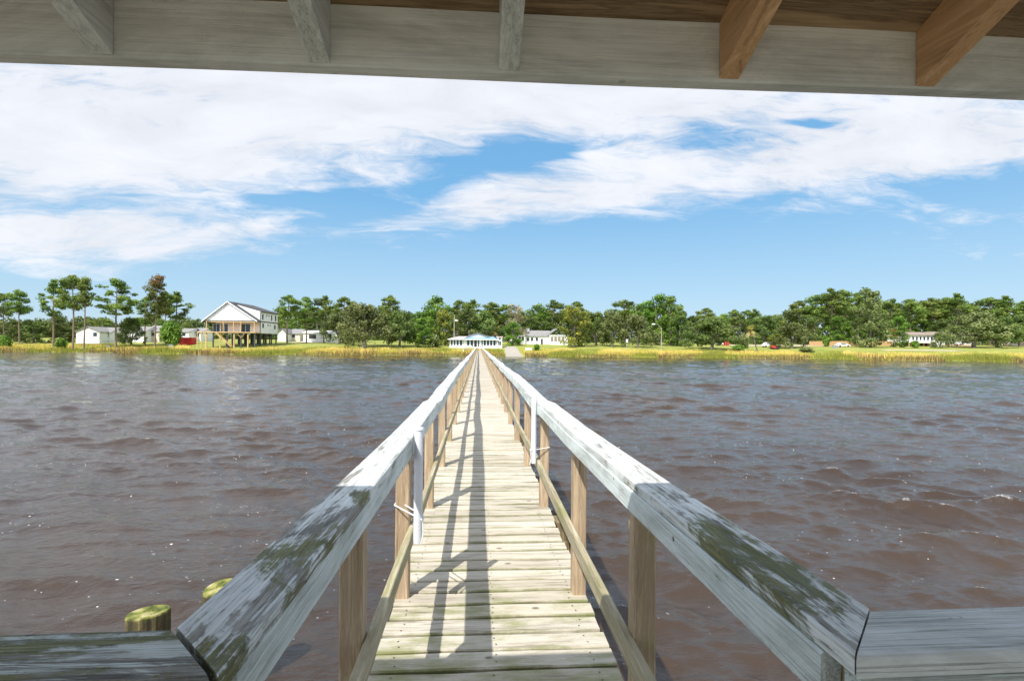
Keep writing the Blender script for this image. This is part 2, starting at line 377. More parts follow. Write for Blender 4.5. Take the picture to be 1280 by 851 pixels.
def slab(y0, z0, y1, z1, th, name, mat, x0=-ROOFX, x1=ROOFX):
    b = MB(); b.hexa([(x0, y1, z1), (x1, y1, z1), (x1, y0, z0), (x0, y0, z0)], [(x0, y1, z1+th), (x1, y1, z1+th), (x1, y0, z0+th), (x0, y0, z0+th)]); return b.build(name, mat, sh)
zt = ZB+.122
slab(YB+.04, zt-.016, YB-2.25, zt+PITCH*2.25, .015, 'roof_sheathing', M['ply'])
slab(YB+.16, zt-.045+.02, YB-2.25, zt+PITCH*2.25+.02, .02, 'roof_shingles', M['shingle'])
slab(YB-4.5, zt, YB-2.252, zt+PITCH*2.25, .03, 'roof_back', M['ply'])
for x in (-2.5, 2.7):
    for y in (.62, -3.4):
        b = MB(); post_mesh(b, x, y, -1.5, ZB+(.12 if y > 0 else -.02), w=.14); b.build('roof_post', M['apron'], sh)
b = MB(); b.box(-2.7, 2.9, -6.7, -2.22, DZ-.04, DZ-.002); b.build('platform_deck', M['deck'], sh)
for (x0, x1, xi) in ((-2.43, -.385, 0), (.605, 2.63, 0)):   # platform floor either side of the walkway
    b = MB(); b.box(-2.7 if x0 < 0 else .71, -.52 if x0 < 0 else 2.9, -2.2, .88, DZ-.04, DZ-.002); b.build('platform_deck', M['deck'], sh)
# platform railing caps, mitred onto the pier rails
ZC = 2.603
def capx_board(xa, xb, y, z, mat, sh0, sh1):
    m = MB(); N = 8
    m.sweep([(xa+(xb-xa)*k/N, y, z+.0015*math.sin(k)) for k in range(N+1)], cap_prof(.138), (0, 1, 0), (0, 0, 1), shear0=sh0, shear1=sh1); return m.build('handrail', M[mat], sh)
capx_board(-2.5, -.462, .848, ZC, 'capx', 0, -1.)
capx_board(.682, 2.63, .848, ZC, 'capx2', 1., 0)
for xa, xb, mat in ((-2.5, -.40, 'apronx'), (.625, 2.63, 'apronx')):
    m = MB(); m.box(xa, xb, .783, .821, ZC-.0395-.089, ZC-.0395); m.build('rail_apron', M[mat], sh)
for x in (-.475, .693):
    m = MB(); post_mesh(m, x, .842, .9, ZC-.0395, w=.089); m.build('rail_post', M['post'], sh)
for x in (-1.55, 1.75):
    m = MB(); post_mesh(m, x, .872, .9, ZC-.0395, w=.089); m.build('rail_post', M['post'], sh)
# ------------------------------------------------------------------ pilings, pipes
def piling(X, Y, Z, R, tilt, label):
    t = thing('mooring_piling', label, 'piling', (X, Y, Z), 'wooden pilings beside the pier')
    n = 28; vs = []; zz = [-3.2-Z, -1.2, -.5, -.12, -.012, 0]; fs = []
    for j, z in enumerate(zz):
        for k in range(n):
            an = 2*PI*k/n; rr = R*(1+.02*math.sin(3*an+1)+.012*math.sin(7*an))*(1.03-.03*j/5)*(0.965 if j == 5 else 1)
            x, y = rr*math.cos(an), rr*math.sin(an); vs.append((x, y, z+(tilt[0]*x+tilt[1]*y if j > 2 else 0)))
    for j in range(len(zz)-1):
        for k in range(n): fs.append((j*n+k, j*n+(k+1)%n, (j+1)*n+(k+1)%n, (j+1)*n+k))
    c = len(vs)
    for rr in (.6, .25):
        for k in range(n):
            an = 2*PI*k/n; x, y = R*rr*math.cos(an), R*rr*math.sin(an); vs.append((x, y, tilt[0]*x+tilt[1]*y+.006*math.sin(an*4+rr*9)))
    for k in range(n):
        fs.append(((len(zz)-1)*n+k, (len(zz)-1)*n+(k+1)%n, c+(k+1)%n, c+k)); fs.append((c+k, c+(k+1)%n, c+n+(k+1)%n, c+n+k))
    fs.append(tuple(c+n+k for k in range(n)))
    b = MB(); b.add(vs, fs); b.build('pile', M['mosspile'], t, world=False)
piling(-2.49, 4.03, 1.05, .142, (.05, -.12), 'round mossy piling with a flat cut top, nearer and left of the two')
piling(-2.22, 4.56, .98, .135, (.12, .10), 'slanted moss-topped piling half hidden behind the left handrail')
def pipe(X, Y, Z0, Z1, py, label, sd):
    t = thing('plastic_pipe', label, 'pipe', (X, Y, Z0), 'white pipes tied to the rail posts')
    b = MB(); n = 20
    b.tube([(X, Y, Z0), (X, Y, Z1-.012)], .0265, n); b.tube([(X, Y, Z1-.0115), (X, Y, Z1)], [.031, .0285], n); b.build('pipe', M['pvc'], t, smooth=False)
    # cord round post and pipe
    xo = (XL-.089-.004) if sd < 0 else XR+.089+.004; z = 2.07
    xi = X+.032*(-sd) if False else X-sd*.032
    pts = [(xo, py-.050, z), (xo, py+.050, z), (xi, Y+.03, z-.01), (xi, Y-.032, z-.012), (xo, py-.050, z)]
    b = MB()
    for i in range(4): b.tube([pts[i], pts[i+1]], .0045, 6)
    b.tube([(xi, Y-.034, z-.01), (xi+.004, Y-.036, z-.09), (xi-.01, Y-.036, z-.15)], .004, 6)
    b.build('cord', M['cord'], t)
pipe(-.352, 3.06, 1.915, 2.60, 3.33, 'white plastic pipe tied with cord to the left rail post', -1)
pipe(.560, 5.02, 1.925, 2.60, 5.12, 'white plastic pipe tied with cord to the right rail post', 1)

# ------------------------------------------------------------------ WATER
def water():
    t = NT('river_water'); co = t.coord((1, 1, 1), kind='Object'); 
    n1 = t.noise(t.coord((1.0, 1.9, 1)), 4.5, 6, .6, .4); n2 = t.noise(t.coord((1, 1.8, 1), rot=(0, 0, .4)), 17, 4, .6, .3)
    big = t.noise(co, .12, 3); c = t.ramp(big, [(.35, (.036, .0215, .0120)), (.65, (.052, .0335, .0200))])
    fo = t.attr('foam'); fn = t.noise(t.coord((1, 1.6, 1)), 62, 4, .75, .3)
    f = t.math('MULTIPLY_ADD', (fo, 2), .20, fn); fr = t.ramp(f, [(.73, 0), (.76, 1)])
    sk = None
    for sc_, rr_ in ((3.1, .075), (7.3, .10)):
        vo = t.n('ShaderNodeTexVoronoi'); vo.inputs['Scale'].default_value = sc_; t.l(t.coord((1, 1.5, .01)), 0, vo, 0); d_ = t.ramp(vo, [(rr_*.7, 1), (rr_, 0)]); sk = d_ if sk is None else t.math('MAXIMUM', sk, d_)
    gate = t.ramp(t.noise(t.coord((1, 1.7, 1)), .55, 6, .7, .4), [(.52, 0), (.60, 1)]); fr = t.math('MAXIMUM', fr, t.math('MULTIPLY', sk, gate))
    c2 = t.mix(fr, c, (.78, .79, .79)); t.color(c2)
    rg = t.math('MULTIPLY_ADD', fr, .5, .035); t.l(rg, 0, t.p, 'Roughness'); t.setp(IOR=1.58)
    n0 = t.noise(t.coord((1, 2.0, 1)), 1.6, 4, .5, .3); b0 = t.bump(n0, 1.0, .035); b1 = t.bump(n1, 1.0, .026, prev=b0); b2 = t.bump(n2, .7, .007, prev=b1)
    ang_f = np.linspace(math.radians(-50), math.radians(56), 1350); ang_b = np.linspace(math.radians(56), math.radians(310), 90)[1:-1]
    ang = np.concatenate([ang_f, ang_b]); 
    rr = [.3]
    while rr[-1] < 700:
        r = rr[-1]; rr.append(r+(.032 if r < 7 else min(.032*(r/7)**1.15, 1.2) if r < 180 else r*.05) if r > 2.5 else r+.15)
    rr = np.array(rr); R_, A_ = np.meshgrid(rr, ang, indexing='ij'); X = R_*np.sin(A_); Y = R_*np.cos(A_); dr = np.gradient(rr)[:, None]*np.ones_like(A_)
    Z = np.zeros_like(X); DX = np.zeros_like(X); DY = np.zeros_like(X); SL = np.zeros_like(X); rs = np.random.default_rng(11)
    grp = np.zeros_like(X)
    for _ in range(9):
        th = rs.uniform(0, 2*PI); L = rs.uniform(7, 22); grp += np.sin((X*math.cos(th)+Y*math.sin(th))*2*PI/L+rs.uniform(0, 6))
    grp = 1+.28*grp/1.5; grp = np.clip(grp, .6, 1.8)
    for i in range(110):
        L = 3.1*(.17/3.1)**(i/109.); L *= rs.uniform(.92, 1.08); k = 2*PI/L
        sp = .26+.5*(i/109); th = math.radians(-103)+rs.normal(0, sp)     # heading towards the camera and a little left
        steep = (.033 if L > .8 else .035)*(1.0 if L < 1.8 else (1.8/L)**1.3); a = steep/k
        fade = np.clip((L/(2.6*dr))-.6, 0, 1)
        ph = k*(X*math.cos(th)+Y*math.sin(th))+rs.uniform(0, 2*PI)
        if L > 1: ph = ph+.5*np.sin((X*math.cos(th+1.4)+Y*math.sin(th+1.4))*k*.23+i)
        w = a*fade*grp; Z += w*np.cos(ph); q = .95 if L > .5 else .4
        DX += -q*w*math.cos(th)*np.sin(ph); DY += -q*w*math.sin(th)*np.sin(ph); SL += (w*k)*np.cos(ph)
    DX *= 1; 
    far_f = np.clip((620-R_)/200, 0, 1)
    V = np.stack([X+DX, Y+DY, Z*far_f], -1).reshape(-1, 3)
    nr, na = X.shape; i0 = np.arange(nr-1)[:, None]*na; j = np.arange(na)[None, :]; j2 = (j+1) % na
    Q = np.stack([i0+j, i0+j2, i0+na+j2, i0+na+j], -1).reshape(-1, 4)[:, ::-1]
    foam = np.clip((SL-.50)*2.6, 0, 1)
    o = np_mesh('water', V, Q, t.m, {'foam': ('POINT', foam.ravel())}, smooth=True); tag(o, 'choppy brown river water', None, None, 'structure')
water()

# ------------------------------------------------------------------ GROUND
SH = [(-600, 210), (-240, 165), (-132, 152), (-98, 151), (-86, 138), (-58, 137.5), (-6, 140), (9, 138), (54, 138), (95, 138), (114, 125), (134, 118), (240, 92), (600, 20)]
def shoreY(x): return np.interp(x, [p[0] for p in SH], [p[1] for p in SH])+.9*np.sin(x*.31)+.6*np.sin(x*.83+1)
HP = [(-40, -1.5), (-6, -.6), (0, -.02), (1.2, .22), (8, .55), (16, 1.7), (26, 2.6), (45, 3.4), (80, 4.6), (200, 5.6), (700, 9)]
def ground(x, y):
    s = y-shoreY(x); return np.interp(s, [p[0] for p in HP], [p[1] for p in HP])
def terrain():
    xs = np.concatenate([np.linspace(-900, -200, 30), np.linspace(-195, 195, 260), np.linspace(200, 900, 30)]); ss = np.array([-60, -20, -6, -2, -.5, 0, .6, 1.2, 2.5, 4, 6, 8, 10, 13, 16, 20, 26, 35, 45, 60, 80, 110, 150, 220, 400, 900.])
    X, S_ = np.meshgrid(xs, ss, indexing='ij'); Y = S_+shoreY(X); Z = np.interp(S_, [p[0] for p in HP], [p[1] for p in HP])+.05*np.sin(X*.7)*np.sin(Y*.5)
    V = np.stack([X, Y, Z], -1).reshape(-1, 3); n = len(ss); i = np.arange(len(xs)-1)[:, None]*n; j = np.arange(n-1)[None, :]
    Q = np.stack([i+j, i+n+j, i+n+j+1, i+j+1], -1).reshape(-1, 4)
    t = NT('lawn_ground'); co = t.coord((.25, 1, 1)); a = t.noise(co, .35, 6, .6); b = t.noise(t.coord(), 1.5, 5, .7)
    c = t.ramp(t.math('MULTIPLY_ADD', b, .4, a), [(.45, (.15, .20, .03)), (.7, (.25, .275, .045)), (.95, (.38, .35, .09))])
    t.color(c); t.setp(Roughness=.95)
    o = np_mesh('ground', V, Q, t.m, smooth=True); tag(o, 'grassy shore and lawns', None, None, 'structure')
terrain()
def patch(name, pts, m, dz=.03, label=None):   # thin ground sheet following the terrain (a grid between two edges)
    (xa, sa), (xb, sb), (xc, sc), (xd, sd) = pts; N = 10; vs = []; fs = []
    for i in range(N+1):
        for j in range(N+1):
            u, v = i/N, j/N; x = (xa*(1-u)+xb*u)*(1-v)+(xd*(1-u)+xc*u)*v; s = (sa*(1-u)+sb*u)*(1-v)+(sd*(1-u)+sc*u)*v
            e = .8*math.sin(x*1.3+s)*(1 if j in (0, N) else 0); y = shoreY(x)+s+e*.3; vs.append((x, y, ground(x, y)+dz+.08))
    for i in range(N):
        for j in range(N): k = i*(N+1)+j; fs.append((k, k+N+1, k+N+2, k+1))
    b = MB(); b.add(vs, fs); o = b.build(name, m); tag(o, label, None, None, 'structure')
M['sand'] = flat('pale_sand', (.50, .44, .33), .95, .15, .8)
M['concrete'] = flat('concrete', (.34, .31, .26), .9, .12, 1)

# marsh grass (uncountable)
def leafmat(name, stops, var=.25, trans=.0):
    t = NT(name); at = t.attr('rnd'); oi = t.n('ShaderNodeObjectInfo')
    c = t.ramp(at, stops, oi=2); hs = t.n('ShaderNodeHueSaturation'); t.l(c, 0, hs, 'Color')
    v = t.math('MULTIPLY_ADD', (oi, 'Random'), var*2, 1.14-var); t.l(v, 0, hs, 'Value')
    h = t.math('MULTIPLY_ADD', (oi, 'Random'), .03, .485); t.l(h, 0, hs, 'Hue')
    t.l(hs, 0, t.p, 'Base Color'); t.setp(Roughness=.75); t.p.inputs['Specular IOR Level'].default_value = .25
    tr = t.n('ShaderNodeBsdfTranslucent'); t.l(hs, 0, tr, 0); mx = t.n('ShaderNodeMixShader'); mx.inputs[0].default_value = .38
    t.l(t.p, 0, mx, 1); t.l(tr, 0, mx, 2); t.l(mx, 0, t.out, 0); return t.m
M['marsh'] = leafmat('marsh_grass', [(0, (.15, .10, .05)), (.22, (.30, .21, .10)), (.38, (.20, .25, .035)), (.55, (.40, .38, .06)), (.75, (.62, .50, .12)), (1, (.75, .60, .20))], 0)
def vnoise(x, y, sc, seed):
    r = np.random.default_rng(seed); out = np.zeros_like(x)
    for k in range(6):
        th = r.uniform(0, PI); L = sc*r.uniform(.6, 1.8); out += np.sin((x*math.cos(th)+y*math.sin(th))*2*PI/L+r.uniform(0, 6))
    return out/2.4
def marsh():
    n = 95000; r = np.random.default_rng(5)
    x = r.uniform(-190, 190, n); s = np.abs(r.beta(1.0, 1.5, n))*24-.8; 
    keep = ~((np.abs(x-10) < 2.7) & (s < 22)) & ~((np.abs(x-.5) < 7) & (s > 13)) & ~((np.abs(x+74) < 9.5) & (s > 9)); x = x[keep]; s = s[keep]; n = len(x)
    y = s+shoreY(x); z = ground(x, y)-.1
    pn = vnoise(x, y, 14, 1); pn2 = vnoise(x, y*2, 6, 2); fade = np.clip(1.25-s/20, .22, 1)
    h = (1.08+.35*pn+.2*pn2)*fade*r.uniform(.7, 1.2, n)*np.where(s < .5, .85, 1); h = np.clip(h, .2, 2.2); w = r.uniform(.07, .17, n)
    th = r.uniform(0, PI, n); lx = r.normal(0, .18, n)*h; ly = r.normal(0, .18, n)*h; cx, sx = np.cos(th)*w/2, np.sin(th)*w/2
    V = np.stack([np.stack([x-cx, y-sx, z], -1), np.stack([x+cx, y+sx, z], -1), np.stack([x+lx+cx*.3, y+ly+sx*.3, z+h], -1), np.stack([x+lx-cx*.3, y+ly-sx*.3, z+h*.97], -1)], 1).reshape(-1, 3)
    Q = np.arange(4*n).reshape(-1, 4)
    c = .66+.17*pn+.14*pn2+r.normal(0, .13, n); c = np.where((s < 2.2) & (r.random(n) < .75), r.uniform(.0, .32, n), c); c = np.where((pn2 < -.7) & (s < 9), c-.35, c)
    g = (vnoise(x, y, 20, 9) > .45); c = np.where(g, .40+r.normal(0, .07, n), c)
    np_mesh('marsh_grass', V, Q, M['marsh'], {'rnd': ('FACE', np.clip(c, 0, 1))}).__setitem__('kind', 'stuff')
    tag(bpy.data.objects['marsh_grass'], 'golden marsh grass along the far waterline', 'grass')
marsh()
patch('boat_ramp', [(7.6, -2), (12.2, -2), (12.0, 26), (8.4, 26)], M['concrete'], .02, 'pale concrete boat ramp')
_sx = lambda px: XA(px, 165)
patch('sand_patch', [(_sx(1045), 24), (_sx(1125), 24), (_sx(1110), 27), (_sx(1060), 27)], M['sand'], .0, 'bare sand patch on the lawn')
patch('sandy_track', [(_sx(950), 48), (_sx(1065), 52), (_sx(1060), 66), (_sx(955), 58)], M['sand'], .0, 'pale sandy track behind the lawn')
patch('sandy_lot', [(_sx(340), 40), (_sx(385), 44), (_sx(380), 60), (_sx(345), 58)], M['sand'], .0, 'bare sandy yard beside the raised house')
#@@BACK@@
# ------------------------------------------------------------------ TREES
def leafcol(name, stops, var=.22): return leafmat(name, stops, var)
M['pine_leaf'] = leafcol('pine_needles', [(0, (0.046, 0.078, 0.019)), (.5, (0.150, 0.225, 0.045)), (1, (0.30, 0.36, 0.085))])
M['pine_brown'] = leafcol('browning_pine_needles', [(0, (0.05, 0.08, 0.02)), (.5, (0.17, 0.21, 0.045)), (.75, (.22, .20, .06)), (1, (0.30, 0.19, 0.09))])
M['oak_leaf'] = leafcol('oak_leaves', [(0, (0.039, 0.063, 0.017)), (.5, (0.115, 0.17, 0.040)), (1, (0.25, 0.30, 0.095))])
M['mossy_leaf'] = leafcol('oak_with_hanging_moss', [(0, (0.070, 0.084, 0.031)), (.5, (0.145, 0.185, 0.055)), (1, (0.29, 0.32, 0.14))])
M['pale_leaf'] = leafcol('pale_dry_leaves', [(0, (.14, .13, .06)), (.5, (.30, .27, .14)), (1, (.48, .44, .28))])
M['green_leaf'] = leafcol('fresh_leaves', [(0, (0.039, 0.077, 0.014)), (.5, (0.119, 0.224, 0.031)), (1, (0.266, 0.378, 0.056))])
M['gold_leaf'] = leafcol('yellowish_leaves', [(0, (0.06, 0.08, 0.014)), (.5, (0.17, 0.20, 0.035)), (1, (0.36, 0.36, 0.070))])
M['palm_leaf'] = leafcol('palm_fronds', [(0, (.12, .13, .03)), (.5, (.38, .34, .08)), (1, (.66, .52, .34))])
M['bark'] = bare_wood('tree_bark', 'Z', (.13, .085, .06), (.34, .25, .19))
M['bark_grey'] = bare_wood('grey_bark', 'Z', (.09, .08, .065), (.24, .21, .18))
def crown_mesh(name, cl, per, size, mat, seed, droop=0):
    """cl: list of (x,y,z,rx,rz); small leaf-cluster quads through the volume of each clump, denser on its skin"""
    r = np.random.default_rng(seed); Vs = []; At = []
    for (x, y, z, rx, rz) in cl:
        n = int(per*(rx*rx)/1.6)+12; d = r.normal(size=(n, 3)); d /= np.linalg.norm(d, axis=1)[:, None]; rad = r.uniform(.45, 1.08, n)[:, None]
        c = np.array([x, y, z])+d*rad*np.array([rx, rx, rz]); 
        if droop: c[:, 2] -= np.abs(r.normal(0, droop, n))*(r.random(n) < .3)
        nn = d*np.array([1, 1, 1.5])+r.normal(0, .55, (n, 3)); nn /= np.linalg.norm(nn, axis=1)[:, None]
        a = np.cross(nn, r.normal(size=(n, 3))); a /= np.linalg.norm(a, axis=1)[:, None]; b = np.cross(nn, a); s = (size*r.uniform(.6, 1.3, n))[:, None]
        Vs.append(np.stack([c-a*s-b*s*.5, c+a*s*.7-b*s*.7, c+a*s+b*s*.5, c-a*s*.6+b*s*.8], 1).reshape(-1, 3))
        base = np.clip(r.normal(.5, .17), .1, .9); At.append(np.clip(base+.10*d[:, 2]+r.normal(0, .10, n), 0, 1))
    V = np.concatenate(Vs); Q = np.arange(len(V)).reshape(-1, 4)
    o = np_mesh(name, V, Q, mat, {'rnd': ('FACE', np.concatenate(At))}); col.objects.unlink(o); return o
def trunk_obj(limbs, mat):
    b = MB()
    for pts, rad in limbs: b.tube(pts, rad, 7, cap=False)
    o = b.build('trunk', mat); col.objects.unlink(o); return o
PROTO = {}
def proto_pine(k, mat='pine_leaf', n=20, spread=3.6, base=.52, flat_=.68):
    r = random.Random(100+k); Ht = 20.; lean = r.uniform(-.5, .5); cl = []; limbs = []
    tr = [(lean*t*t+.12*math.sin(t*5+k), .1*math.sin(t*4), Ht*t*.96) for t in (0, .2, .4, .6, .8, 1)]; limbs.append((tr, [.30, .25, .22, .18, .12, .05]))
    for i in range(n):
        t = base+(1-base)*(i+.5)/n; an = i*2.4+r.uniform(-.5, .5); e = math.sin(PI*min(1, (t-base)/(1-base)*.85+.12)); d = spread*(.35+.75*e)*r.uniform(.55, 1.1)
        if t > .93: d *= .35
        x, y, z = d*math.cos(an), d*math.sin(an), Ht*t+r.uniform(-.5, .5)
        tx = lean*t*t; limbs.append(([(tx, 0, z-1.1), ((tx+x)*.5, y*.5, z-.75), (tx+x, y, z-.1)], [.08, .06, .02]))
        rx = r.choice([r.uniform(.7, 1.2), r.uniform(1.2, 2.1)])*(1.05 if t < .9 else .95); cl.append((tx+x, y, z+.2, rx, rx*flat_))
        for q in range(r.randint(1, 3)): cl.append((tx+x*r.uniform(.3, 1.15)+r.uniform(-.9, .9), y*r.uniform(.4, 1.1)+r.uniform(-.9, .9), z+r.uniform(-.5, .7), rx*.65, rx*.4))
    return crown_mesh('crown', cl, 80, .21, M[mat], 200+k), trunk_obj(limbs, M['bark'])
def proto_oak(k, mat='oak_leaf', Ht=11., W=7., low=.16, droop=.5, n=46):
    r = random.Random(300+k); cl = []; limbs = []
    th = Ht*.2; limbs.append(([(0, 0, -.3), (.1, 0, th*.5), (0, .1, th)], [.62, .45, .42]))
    for i in range(7):
        an = i*.9+r.uniform(-.3, .3); d = W*r.uniform(.5, .8); limbs.append(([(0, 0, th*.8), (d*.4*math.cos(an), d*.4*math.sin(an), Ht*.42), (d*math.cos(an), d*math.sin(an), Ht*r.uniform(.5, .78))], [.30, .17, .05]))
    for i in range(n):
        an = r.uniform(0, 2*PI); v = r.uniform(low, .92); prof = math.sin(PI*(.28+.66*((v-low)/(.92-low))**.9))**.75; d = W*prof*r.uniform(.5, 1.0)**.6*r.uniform(.82, 1.1)
        rx = r.uniform(1.0, 1.75); cl.append((d*math.cos(an), d*math.sin(an), Ht*v, rx, rx*.72))
    for i in range(n//3): cl.append((r.uniform(-.6, .6)*W*.6, r.uniform(-.6, .6)*W*.6, Ht*r.uniform(.5, .95), 1.7, 1.1))
    return crown_mesh('crown', cl, 66, .24, M[mat], 400+k, droop), trunk_obj(limbs, M['bark_grey'])
def proto_tall(k, mat='green_leaf', Ht=14., W=4.2, low=.06, n=46, rough=1.0):
    r = random.Random(500+k); cl = []; limbs = [([(0, 0, -.3), (.1, 0, Ht*.45), (0, .1, Ht*.88)], [.34, .24, .06])]
    for i in range(n):
        v = low+(1-low)*(i+.5)/n*.95; an = r.uniform(0, 2*PI); prof = (math.sin(PI*min(1, .18+.80*v))**.6); d = W*prof*r.uniform(.35, 1.05)*rough
        rx = r.uniform(.9, 1.5); cl.append((d*math.cos(an), d*math.sin(an), Ht*v, rx, rx*.8))
        if i % 4 == 0: limbs.append(([(0, 0, Ht*v*.85), (d*.6*math.cos(an), d*.6*math.sin(an), Ht*v*.95), (d*math.cos(an), d*math.sin(an), Ht*v)], [.09, .06, .02]))
    return crown_mesh('crown', cl, 66, .23, M[mat], 600+k, .15), trunk_obj(limbs, M['bark_grey'])
for k in range(4): PROTO['pine%d' % k] = (*proto_pine(k, spread=[3.4, 3.9, 3.0, 3.6][k], base=[.55, .5, .6, .45][k]), 20., 4.6)
PROTO['flatpine'] = (*proto_pine(7, spread=5.0, base=.50, n=26, flat_=.5), 20., 5.8)
PROTO['brownpine'] = (*proto_pine(8, 'pine_brown', spread=3.0, base=.42, n=24, flat_=.7), 20., 4.0)
_c = PROTO['brownpine'][0].data; _z = np.empty(len(_c.vertices)*3, np.float32); _c.vertices.foreach_get('co', _z); _z = _z.reshape(-1, 4, 3)[:, :, 2].mean(1)
_a = np.clip(.30+np.clip((_z-15.0)/4, 0, 1)*.6+np.random.default_rng(1).normal(0, .10, len(_z)), 0, 1); _c.attributes['rnd'].data.foreach_set('value', _a.astype(np.float32))
PROTO['thinpine'] = (*proto_pine(9, spread=1.9, base=.62, n=12), 20., 2.9)
for k in range(3): PROTO['oak%d' % k] = (*proto_oak(k), 11., 7.6)
PROTO['mossy0'] = (*proto_oak(5, 'mossy_leaf', droop=.9), 11., 7.6); PROTO['mossy1'] = (*proto_oak(6, 'mossy_leaf', droop=.9), 11., 7.6)
for k in range(3): PROTO['tall%d' % k] = (*proto_tall(k), 14., 5.)
for k in range(2): PROTO['dark%d' % k] = (*proto_tall(20+k, 'oak_leaf'), 14., 5.)
for k in range(3): PROTO['wood%d' % k] = (*proto_tall(40+k, ['pine_leaf', 'oak_leaf', 'pine_leaf'][k], n=40), 14., 5.)
PROTO['pale0'] = (*proto_tall(30, 'pale_leaf', rough=1.1, n=38), 14., 5.2); PROTO['gold0'] = (*proto_tall(31, 'gold_leaf'), 14., 5.); PROTO['brown0'] = (*proto_tall(32, 'mossy_leaf', rough=.95, n=56), 14., 5.)
PROTO['bush0'] = (*proto_oak(11, 'green_leaf', Ht=3.2, W=2.2, low=.12, droop=.1, n=16), 3.4, 3.)
PROTO['bush1'] = (*proto_oak(12, 'mossy_leaf', Ht=3.2, W=2.2, low=.12, droop=.1, n=16), 3.4, 3.)
tree_n = 0
def tree(kind, px, top, D, wpx=None, name='pine_tree', cat='tree', label='', group=None, sink=.25, cx=None):
    """stands on the ground at depth D; its height and width come from its size in the survey"""
    global tree_n
    cr, tr, Ht, Wd = PROTO[kind]; x = XA(px, D); g = float(ground(x, D)); z = onY(px, top, D)[1]
    h = max(1.0, z-g); sz = h/Ht; sx = (wpx*.5*D/630)/Wd if wpx else sz
    rn = random.Random(tree_n*7+1); tree_n += 1
    t = thing(name, label, cat, (x, D, g-sink), group); t.rotation_euler = (0, 0, rn.uniform(0, 2*PI)); t.scale = (sx, sx, sz)
    for src in (cr, tr):
        c = src.copy(); col.objects.link(c); c.parent = t
    return t
# far wood that reads as one mass
def far_wood():
    r = np.random.default_rng(77); cl = []
    sky = SKYLINE
    for px in np.arange(-420, 1700, 5.2):
        D = r.uniform(232, 262); top = np.interp(px, [p[0] for p in sky], [p[1] for p in sky]); x, z = onY(px, top+r.uniform(1, 10), D); g = float(ground(x, D))
        n = max(2, int((z-g)/2.6))
        for q in range(n):
            rx = r.uniform(1.9, 3.2); cl.append((x+r.uniform(-1.5, 1.5), D+r.uniform(-1, 3), g+(z-g)*(q+.6)/n-.8, rx, rx*.75))
    o = crown_mesh('far_wood', cl, 20, .50, M['oak_leaf'], 9); col.objects.link(o); tag(o, 'dark far wood behind all the lawns and houses', 'wood', None, 'stuff')
SKYLINE = [(-420, 380), (-60, 385), (0, 395), (60, 392), (150, 394), (250, 394), (300, 396), (345, 390), (360, 384), (400, 380), (430, 378), (470, 379), (500, 384), (520, 386), (560, 380), (600, 382), (650, 384), (670, 382), (705, 384), (755, 388), (790, 380),
  (830, 376), (855, 390), (880, 390), (910, 392), (960, 393), (975, 391), (1000, 380), (1040, 370), (1090, 372), (1120, 376), (1165, 375), (1195, 373), (1225, 379), (1260, 374), (1300, 376), (1700, 380)]
far_wood()
P = 'pine_tree'; O = 'oak_tree'; B = 'broadleaf_tree'
